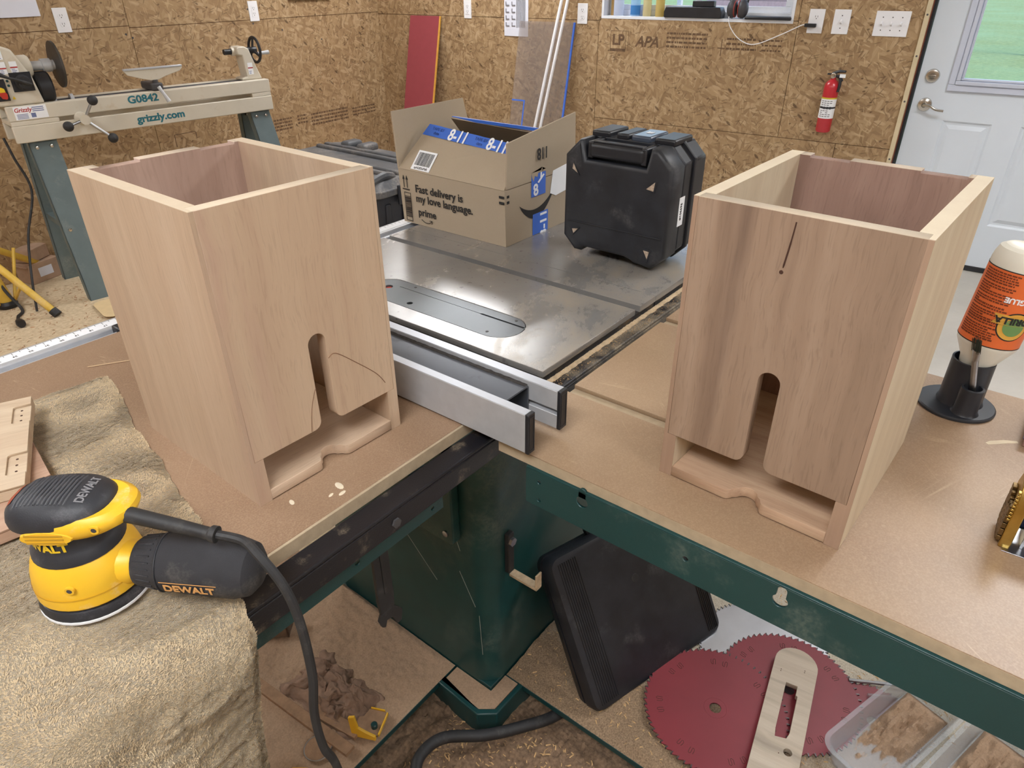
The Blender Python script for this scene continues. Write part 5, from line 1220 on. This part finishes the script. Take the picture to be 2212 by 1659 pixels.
sblade(TR(.40, -.60, ZR-.001), .095, 40, M_rblade, 'small red rimmed blade lying beside the clear bins', False)
# wooden zero-clearance insert
za = Vector((-.84, .06, 0)); zi = thing('wooden_insert', 'pale maple throat insert with a long slot lying on the red blades', 'insert', frame((.267, -.450, ZR+.018), (-.986, -.163, 0), (.163, -.986, 0)) @ RY(-1.5))
M_maple = wood('maple', lin(170,156,138), lin(190,176,158), lin(202,190,172), lin(124,114,102), 5, 'Y', .1, 1.2)
iw = .046
io = [(.20, -iw), (.20, iw)]+arc(-.155, 0, iw, 90, 270, 14)
slot_ = [(-.095, -.012), (-.095, .012), (-.07, .012), (-.068, .016), (.03, .016), (.045, .012), (.05, -.010), (.03, -.012)]
obj('board', plate([io, slot_, circ(.075, .02, .0085, 16)], 0, .012, .0006), M_maple, zi, smooth=False)
ih = MB()
for x, y in ((-.145, .02), (-.14, .02), (-.125, -.028), (-.12, -.028), (.085, .004)): ih.lathe([(.0012, .0118), (.0012, .0123)], 6, TR(x, y, 0))
obj('nail_holes', ih, M_knot, zi, kind='stuff')
# clear bins with sawdust
t = NT('clear_bin'); tr2 = t.n('BsdfTransparent'); tr2.inputs[0].default_value = (.92, .94, .96, 1); gl2 = t.n('BsdfPrincipled'); gl2.inputs[0].default_value = lin(206,208,212); gl2.inputs['Roughness'].default_value = .2
fr2 = t.n('LayerWeight'); fr2.inputs[0].default_value = .35; mx2 = t.n('MixShader'); t.set(mx2.inputs[0], t.math('ADD', t.math('MULTIPLY', fr2.outputs['Facing'], .55), .10)); t.set(mx2.inputs[1], tr2.outputs[0]); t.set(mx2.inputs[2], gl2.outputs[0]); t.t.links.new(mx2.outputs[0], t.t.nodes['Material Output'].inputs[0]); M_bin = t.m
def bin_(M, L, W_, H_, label):
    o = thing('clear_bin', label, 'bin', M, group='clear bins')
    ro = lambda k, z, r: [(x, y, z) for x, y in rrect(-L/2+k, L/2-k, -W_/2+k, W_/2-k, r, 5)]
    obj('tub', MB().loft([ro(.018, .002, .02), ro(.016, 0, .02), ro(.004, H_-.004, .03), ro(-.004, H_-.002, .034), ro(-.004, H_, .034), ro(.005, H_, .03), ro(.018, .0035, .02)], cap=True), M_bin, o)
    obj('bin_sawdust', grid(60, 40, lambda u, v: (-L/2+.02+(L-.04)*u, -W_/2+.02+(W_-.04)*v, .0012+.026*max(0, min(1, (u*1.7-.55+.45*fbm(u*4, v*4, L)+.25*fbm(u*14, v*9, L))*1.6))*(.8+.3*fbm(u*6, v*6, 3))*min(1, 9*min(v, 1-v, 1-u))+.0009*fbm(u*60, v*40))), M_dust, o, kind='stuff')
bin_(frame((.375, -.640, ZR), (.87, -.30, 0), (.30, .87, 0)), .32, .13, .055, 'clear plastic bin of sawdust nearest the saw blades')
bin_(frame((.37, -.790, ZR), (.87, -.28, 0), (.28, .87, 0)), .34, .13, .055, 'clear plastic bin of sawdust farthest right on the tray')
cs = thing('chisel', 'black handled tool with brass end beside the clear bins', 'chisel', frame((.455, -.905, ZR+.016), (.8, -.5, 0), (.5, .8, 0)))
obj('handle', MB().tube([(-.02, 0, 0), (-.015, 0, 0), (.08, 0, 0), (.1, 0, 0)], [.012, .014, .013, .01], 14), M_black, cs)
obj('end_cap', MB().tube([(-.03, 0, 0), (-.0202, 0, 0)], [.011, .012], 14), mat('cream_cap', lin(220,205,150), .5), cs)
obj('metal_rod', MB().tube([(0, 0, .004), (.13, -.22, .004)], .004, 8), M_steel, None, TR(.47, -.53, ZR), label='thin grey metal rod on the tray behind the red blades', cat='rod')
obj('clear_tube', MB().tube([(0, 0, .004), (.03, -.05, .004)], .005, 10), M_bin, None, TR(.455, -.575, ZR), label='short clear plastic tube beside the red blades', cat='tube')
# ------------------------------------------------------------------ wood lathe on its stand
# local: x along the bed from headstock to tailstock, y towards the wall, z up; origin at front left bottom edge of the bed
LA = Vector((.461, 3.454, 0)); LB_ = Vector((1.803, 3.295, 0)); ld = (LB_-LA).normalized(); LL = (LB_-LA).length
lt = thing('wood_lathe', 'cream wood lathe with green legs standing by the left wall', 'lathe', frame((LA.x, LA.y, zf), ld, (-ld.y, ld.x, 0)))
LZ = TR(0, 0, T)
M_cr = mat('machine_cream', lin(208,200,184), .4, var=.04, vs=8, dust=.15, dcol=lin(190,166,130), ds=12)
M_lg = mat('lathe_green', lin(96,110,112), .5, var=.1, vs=10, bump=.2, bs=400, dust=.3, dcol=lin(140,146,140), ds=8)
def lp_(n, m, mt, par=None, **k): return obj(n, m, mt, par or lt, LZ if par is None else None, **k)
z0, z1 = -.145, .022
lp_('lower_bed', MB().box(0, LL, 0, .022, z0, z0+.078).box(0, LL, .158, .18, z0, z0+.078), M_cr, bevel=.004)
lp_('upper_bed', MB().box(0, LL, 0, .022, z1-.068, z1).box(0, LL, .158, .18, z1-.068, z1).box(0, LL, .022, .05, z1-.012, z1).box(0, LL, .13, .158, z1-.012, z1), M_cr, bevel=.004)
lp_('bed_spacer', MB().box(0.002, .21, .001, .18, z0+.0782, z1-.0682), M_cr, bevel=.002)
lp_('bed_spacer', MB().box(LL-.12, LL-.002, .001, .18, z0+.0782, z1-.0682), M_cr, bevel=.002)
lp_('guide_rod', MB().tube([(.2, .09, z1-.01), (LL-.1, .09, z1-.01)], .012, 12), M_slot)
for x in (.235, .315): lp_('rod_collar', MB().lathe([(.024, -.008), (.024, .008)], 20, TR(x, .09, z1-.004) @ RY(90)), M_alu)
# headstock
hd = lp_('headstock', MB().prism([(-.02, z1+.0002), (.175, z1+.0002), (.155, .145), (.125, .215), (.105, .262), (.05, .285), (-.02, .285)], .004, .185, Matrix(((1,0,0,0),(0,0,1,0),(0,1,0,0),(0,0,0,1)))), M_cr, bevel=.01, seg=3)
obj('spindle_boss', MB().lathe([(.052, 0), (.052, .05), (.046, .058)], 28, TR(.12, .09, .178) @ RY(90)), M_cr, hd)
sp2 = obj('spindle', MB().lathe([(.022, 0), (.022, .05), (.03, .05), (.03, .09), (.022, .09), (.022, .12)], 24, TR(.178, .09, .178) @ RY(90)), M_alu, hd)
obj('faceplate', MB().lathe([(.03, .105), (.105, .112), (.105, .122), (.02, .124)], 40, TR(.178, .09, .178) @ RY(90)), mat('dark_disc', lin(76,72,68), .45, .5, var=.2, vs=20), hd)
obj('pulley', MB().lathe([(.03, 0), (.062, .004), (.070, .012), (.070, .062), (.064, .07)], 32, TR(.168, .085, .085) @ RY(90)), M_black, hd)
# control panel
obj('speed_panel', MB().box(.062, .15, -.001, .004, .082, .165), M_black, hd)
kb = obj('speed_knob', MB().lathe([(.034, 0), (.034, .008), (.026, .01), (.026, .03)], 28, TR(.108, -.001, .122) @ RX(90)), M_rubber, hd)
obj('speed_lever', MB().tube([(.135, -.03, .112), (.085, -.045, .135), (.045, -.05, .150), (.012, -.052, .168)], [.008, .008, .006, .011], 10), M_rubber, kb)
sw_ = obj('power_switch', MB().box(-.012, .036, -.002, .004, .048, .142), M_black, hd, bevel=.002)
obj('stop_paddle', MB().prism([(.004, .060), (.020, .056), (.026, .062), (.028, .078), (.024, .086), (.0, .086), (-.004, .076)], -.014, .002, Matrix(((1,0,0,0),(0,0,1,0),(0,1,0,0),(0,0,0,1)))), mat('paddle_red', lin(196,60,44), .4), sw_)
obj('paddle_yellow', MB().prism([(.0, .0865), (.024, .0865), (.022, .102), (.012, .108), (.002, .102)], -.012, .002, Matrix(((1,0,0,0),(0,0,1,0),(0,1,0,0),(0,0,0,1)))), M_yl, sw_)
obj('warning_triangle', MB().prism([(.046, .052), (.060, .052), (.053, .066)], .0032, .0038, Matrix(((1,0,0,0),(0,0,1,0),(0,1,0,0),(0,0,0,1)))), M_yl, hd)
for zz in (.112, .132): obj('indicator_lamp', MB().lathe([(.006, 0), (.005, .004)], 12, TR(.048, .003, zz) @ RX(90)), M_green, hd)
M_rbar = mat('red_bar', lin(176,60,56), .5); M_bl2 = mat('blue_print', lin(110,120,160), .6)
def wlabel(x0, x1, y0, y1, bar, lines, par, dy=.0022):
    l = obj('warning_label', MB().box(x0, x1, dy, dy+.0012, y0, y1), M_wprint, par, smooth=False)
    if bar: obj('red_bar', MB().box(x0, x1, dy-.0004, dy, bar, bar+.006), M_rbar, l, smooth=False)
    m = MB()
    for i in range(lines): m.box(x0+.004, x1-.004-random.uniform(0, .01), dy-.0004, dy, y0+.004+.006*i, y0+.0065+.006*i)
    obj('label_print', m, M_bl2, l, smooth=False)
wlabel(-.018, .062, .222, .272, .264, 5, hd); wlabel(-.012, .014, .160, .212, .182, 3, hd); wlabel(.030, .062, .160, .212, .182, 3, hd); wlabel(.078, .108, .162, .212, .184, 3, hd)
# name plate and lettering on the bed
M_tl = mat('teal_print', lin(40,110,124), .5)
FB = Matrix(((1,0,0,0),(0,0,-1,0),(0,1,0,0),(0,0,0,1)))
npl = lp_('name_plate', MB().box(.03, .17, -.0012, -.0002, z1-.062, z1-.004), M_wprint, smooth=False)
obj('lettering', xf(textmesh('Grizzly', .026, .0006, .0002, shear=.2), TR(.068, -.0014, z1-.020) @ FB), M_rbar, npl, smooth=False)
npm = MB()
for i in range(3): npm.box(.108, .158, -.0015, -.0012, z1-.014-.008*i, z1-.010-.008*i)
for i in range(4): npm.box(.038, .085, -.0015, -.0012, z1-.058+.006*i, z1-.0552+.006*i)
npm.box(.098, .118, -.0015, -.0012, z1-.056, z1-.036)
obj('label_print', npm, M_bl2, npl, smooth=False)
lp_('lettering', xf(textmesh('G0842', .050, .0016, .0003, sx=1.15), TR(.625, -.0006, z1-.030) @ FB), M_tl, smooth=False)
lp_('lettering', xf(textmesh('grizzly.com', .050, .0018, .0003, sx=1.12), TR(.695, -.0006, z0+.040) @ FB), M_tl, smooth=False)
# three-ball lever
hub = lp_('feed_hub', MB().lathe([(.03, 0), (.03, .02), (.024, .05), (.024, .075)], 24, TR(.305, .0, z1-.085) @ RX(90)), M_cr)
for dx, dz in ((.055, .085), (-.085, -.02), (.10, -.10)):
    a = obj('feed_lever', MB().tube([(.305, -.06, z1-.085), (.305+dx*.9, -.075, z1-.085+dz*.9)], .007, 10), M_steel, hub)
    obj('ball_knob', MB().sphere((.305+dx, -.078, z1-.085+dz), .024, 18, 12), M_rubber, a)
# tool rest
trs = lp_('tool_rest', MB().prism([(-.145, .008), (-.13, -.012), (-.06, -.035), (-.02, -.045), (.02, -.045), (.06, -.03), (.14, -.010), (.155, .004), (.155, .014), (-.145, .018)], -.006, .006, TR(.715, .02, .118) @ Matrix(((1,0,0,0),(0,0,1,0),(0,1,0,0),(0,0,0,1)))), M_cr, bevel=.003)
obj('rest_lip', MB().box(.57, .87, .010, .034, .128, .137), M_alul, trs, bevel=.002)
obj('post', MB().tube([(.715, .02, .022), (.715, .02, .075)], .014, 14), M_slot, trs)
bj = obj('banjo', MB().box(.685, .745, .0, .16, z1+.0005, .060), M_slot, trs, bevel=.008)
obj('lock_lever', MB().tube([(.715, -.01, .042), (.725, -.03, .010), (.74, -.04, -.03)], [.010, .008, .012], 10), M_alu, bj)
# tailstock
ts = lp_('tailstock', MB().prism([(LL-.14, z1+.0002), (LL-.015, z1+.0002), (LL-.022, .038), (LL-.055, .135), (LL-.07, .185), (LL-.095, .198), (LL-.13, .198), (LL-.142, .19), (LL-.142, .158), (LL-.115, .150), (LL-.105, .04), (LL-.14, .034)], .045, .135, Matrix(((1,0,0,0),(0,0,1,0),(0,1,0,0),(0,0,0,1)))), M_cr, bevel=.008)
obj('quill', MB().tube([(LL-.20, .09, .172), (LL-.141, .09, .172)], .015, 16), M_black, ts)
obj('collet_ring', MB().lathe([(.022, 0), (.022, .015)], 20, TR(LL-.157, .09, .172) @ RY(90)), M_cr, ts)
hw = obj('handwheel', MB().tube([(LL-.012, .09+.066*math.cos(2*PI*i/32), .172+.066*math.sin(2*PI*i/32)) for i in range(33)], .008, 10, False), M_black, ts)
sm_ = MB().tube([(LL-.075, .09, .172), (LL-.005, .09, .172)], .018, 14)
for k in range(3):
    a = math.radians(90+120*k); sm_.tube([(LL-.025, .09, .172), (LL-.012, .09+.064*math.cos(a), .172+.064*math.sin(a))], .007, 8)
obj('spokes', sm_, M_black, hw)
obj('crank', MB().tube([(LL-.012, .055, .155), (LL+.055, .055, .158)], [.009, .011], 10), M_alu, hw)
wlabel(LL-.095, LL-.065, .05, .112, .082, 3, ts, dy=.0432)
# legs: splayed green channels with cross tie
def leg(x0, x1, s, end):
    yt, yb = (.03, -.19) if s < 0 else (.15, .24)
    zt_, zb_ = z0-.0005, zf
    k = .05*end
    m = MB().loft([[(x0, yt, zt_), (x1, yt, zt_), (x1, yt+.006, zt_), (x0, yt+.006, zt_)], [(x0-k, yb, zb_), (x1-k, yb, zb_), (x1-k, yb+.006, zb_), (x0-k, yb+.006, zb_)]])
    m.loft([[(x0, yt, zt_), (x0+.005, yt, zt_), (x0+.005, yt+.05, zt_), (x0, yt+.05, zt_)], [(x0-k, yb, zb_), (x0-k+.005, yb, zb_), (x0-k+.005, yb+.05, zb_), (x0-k, yb+.05, zb_)]])
    l = lp_('leg', m, M_lg, smooth=False)
    for x, zz in ((x0+.03, zt_-.03), (x1-.03, zt_-.03), ((x0+x1)/2-.03, zt_-.42)):
        f = (zt_-zz)/(zt_-zb_); y = yt+(yb-yt)*f
        obj('bolt', MB().lathe([(.010, 0), (.008, .006), (.002, .008)], 12, TR(x-k*f, y, zz) @ RX(90)), M_chrome, l)
for x0, x1, e in ((.05, .175, 0.2), (LL-.14, LL-.02, -.6)):
    leg(x0, x1, -1, e); leg(x0, x1, 1, e)
    lp_('leg_tie', MB().box(x0+.002, x0+.04, -.065, .185, -.535, -.530).box(x0+.002, x0+.006, -.065, .185, -.56, -.5352), M_lg, smooth=False)
    lp_('top_plate', MB().box(x0, x1, .02, .17, z0-.006, z0-.0004), M_lg, smooth=False)
lp_('power_cord', MB().tube(smoothpath([(-.03, .1, z0+.02), (-.02, .08, -.22), (.0, .06, -.38), (-.09, .02, -.58), (-.16, -.1, -.75), (-.2, -.15, zf+.008)]), .006, 8), M_rubber)
# ------------------------------------------------------------------ yellow folding stand at the far left
ys = thing('yellow_stand', 'yellow tubular tripod stand on the dusty floor by the lathe leg', 'stand', TR(.185, 3.53, zf))
M_ys = mat('stand_yellow', lin(214,176,70), .5, var=.08, dust=.3, dcol=lin(214,190,146), ds=10)
obj('post', MB().tube([(0, 0, .03), (-.05, .03, .36), (-.09, .05, .62)], .035, 16), M_ys, ys)
obj('post_collar', MB().tube([(-.042, .025, .30), (-.05, .03, .35)], .042, 16), M_black, ys)
lg1 = obj('leg', MB().tube([(-.045, -.03, .33), (.105, -.322, .015)], .018, 12), M_ys, ys)
obj('foot_cap', MB().tube([(.097, -.307, .031), (.108, -.328, .008)], .022, 12), M_rubber, lg1)
lg2 = obj('leg', MB().tube([(-.02, .05, .34), (.27, .26, .10)], .018, 12), M_ys, ys)
lg3 = obj('leg', MB().tube([(-.08, .0, .33), (-.36, -.12, .015)], .018, 12), M_ys, ys)
obj('foot_ring', MB().lathe([(.045, .004), (.048, .02), (.04, .036)], 20), M_black, ys)
for a, b in (((.03, -.02, .03), (.04, -.19, .155)), ((.04, .0, .03), (.14, .085, .26)), ((-.04, -.02, .03), (-.2, -.07, .18))):
    obj('strut', MB().tube([a, b], .008, 8), M_ys, ys)
ec = thing('extension_cord', 'dark grey cord with open plug end lying on the dusty floor', 'cord', TR(.13, 3.214, zf))
obj('cord', MB().tube(smoothpath([(.0, .03, .02), (.03, .12, .01), (.075, .19, .012), (.06, .28, .09), (.03, .36, .25), (-.02, .45, .42), (-.12, .5, .6)]), .0075, 8), M_rubber, ec)
obj('plug_end', MB().tube([(-.002, -.018, .02), (0, .0, .02), (.002, .035, .02)], [.018, .021, .013], 14), M_black, ec)
shp = plate([rrect(-.06, .16, -.17, .10, .05)], 0, .003)
obj('floor_sheet', shp, mat('dusty_sheet', lin(212,188,146), .9, var=.06), None, TR(.50, 3.10, zf+.010) @ RZ(-10) @ RX(-1.5), smooth=False, label='dust covered rounded sheet lying at the foot of the lathe leg', cat='sheet')
M_junk = mat('dusty_carton', lin(176,148,126), .9, var=.1)
jk = thing('small_carton', 'small dusty carton on the floor behind the lathe leg', 'box', TR(.46, 4.0-.18, zf) @ RZ(15))
obj('body', MB().box(-.09, .09, -.06, .06, 0, .11), M_junk, jk, bevel=.003); obj('flap', MB().box(-.09, .0, -.058, .058, .1105, .113, TR(0, 0, .0) @ RY(-8)), M_junk, jk); obj('label_patch', MB().box(-.04, .04, -.0608, -.0602, .03, .08), M_paper, jk, smooth=False)
obj('small_carton', MB().box(-.07, .07, -.05, .05, 0, .07), M_junk, None, TR(.455, 3.83, zf+.114) @ RZ(32), bevel=.003, label='smaller dusty carton stacked on the one behind the lathe leg', cat='box')
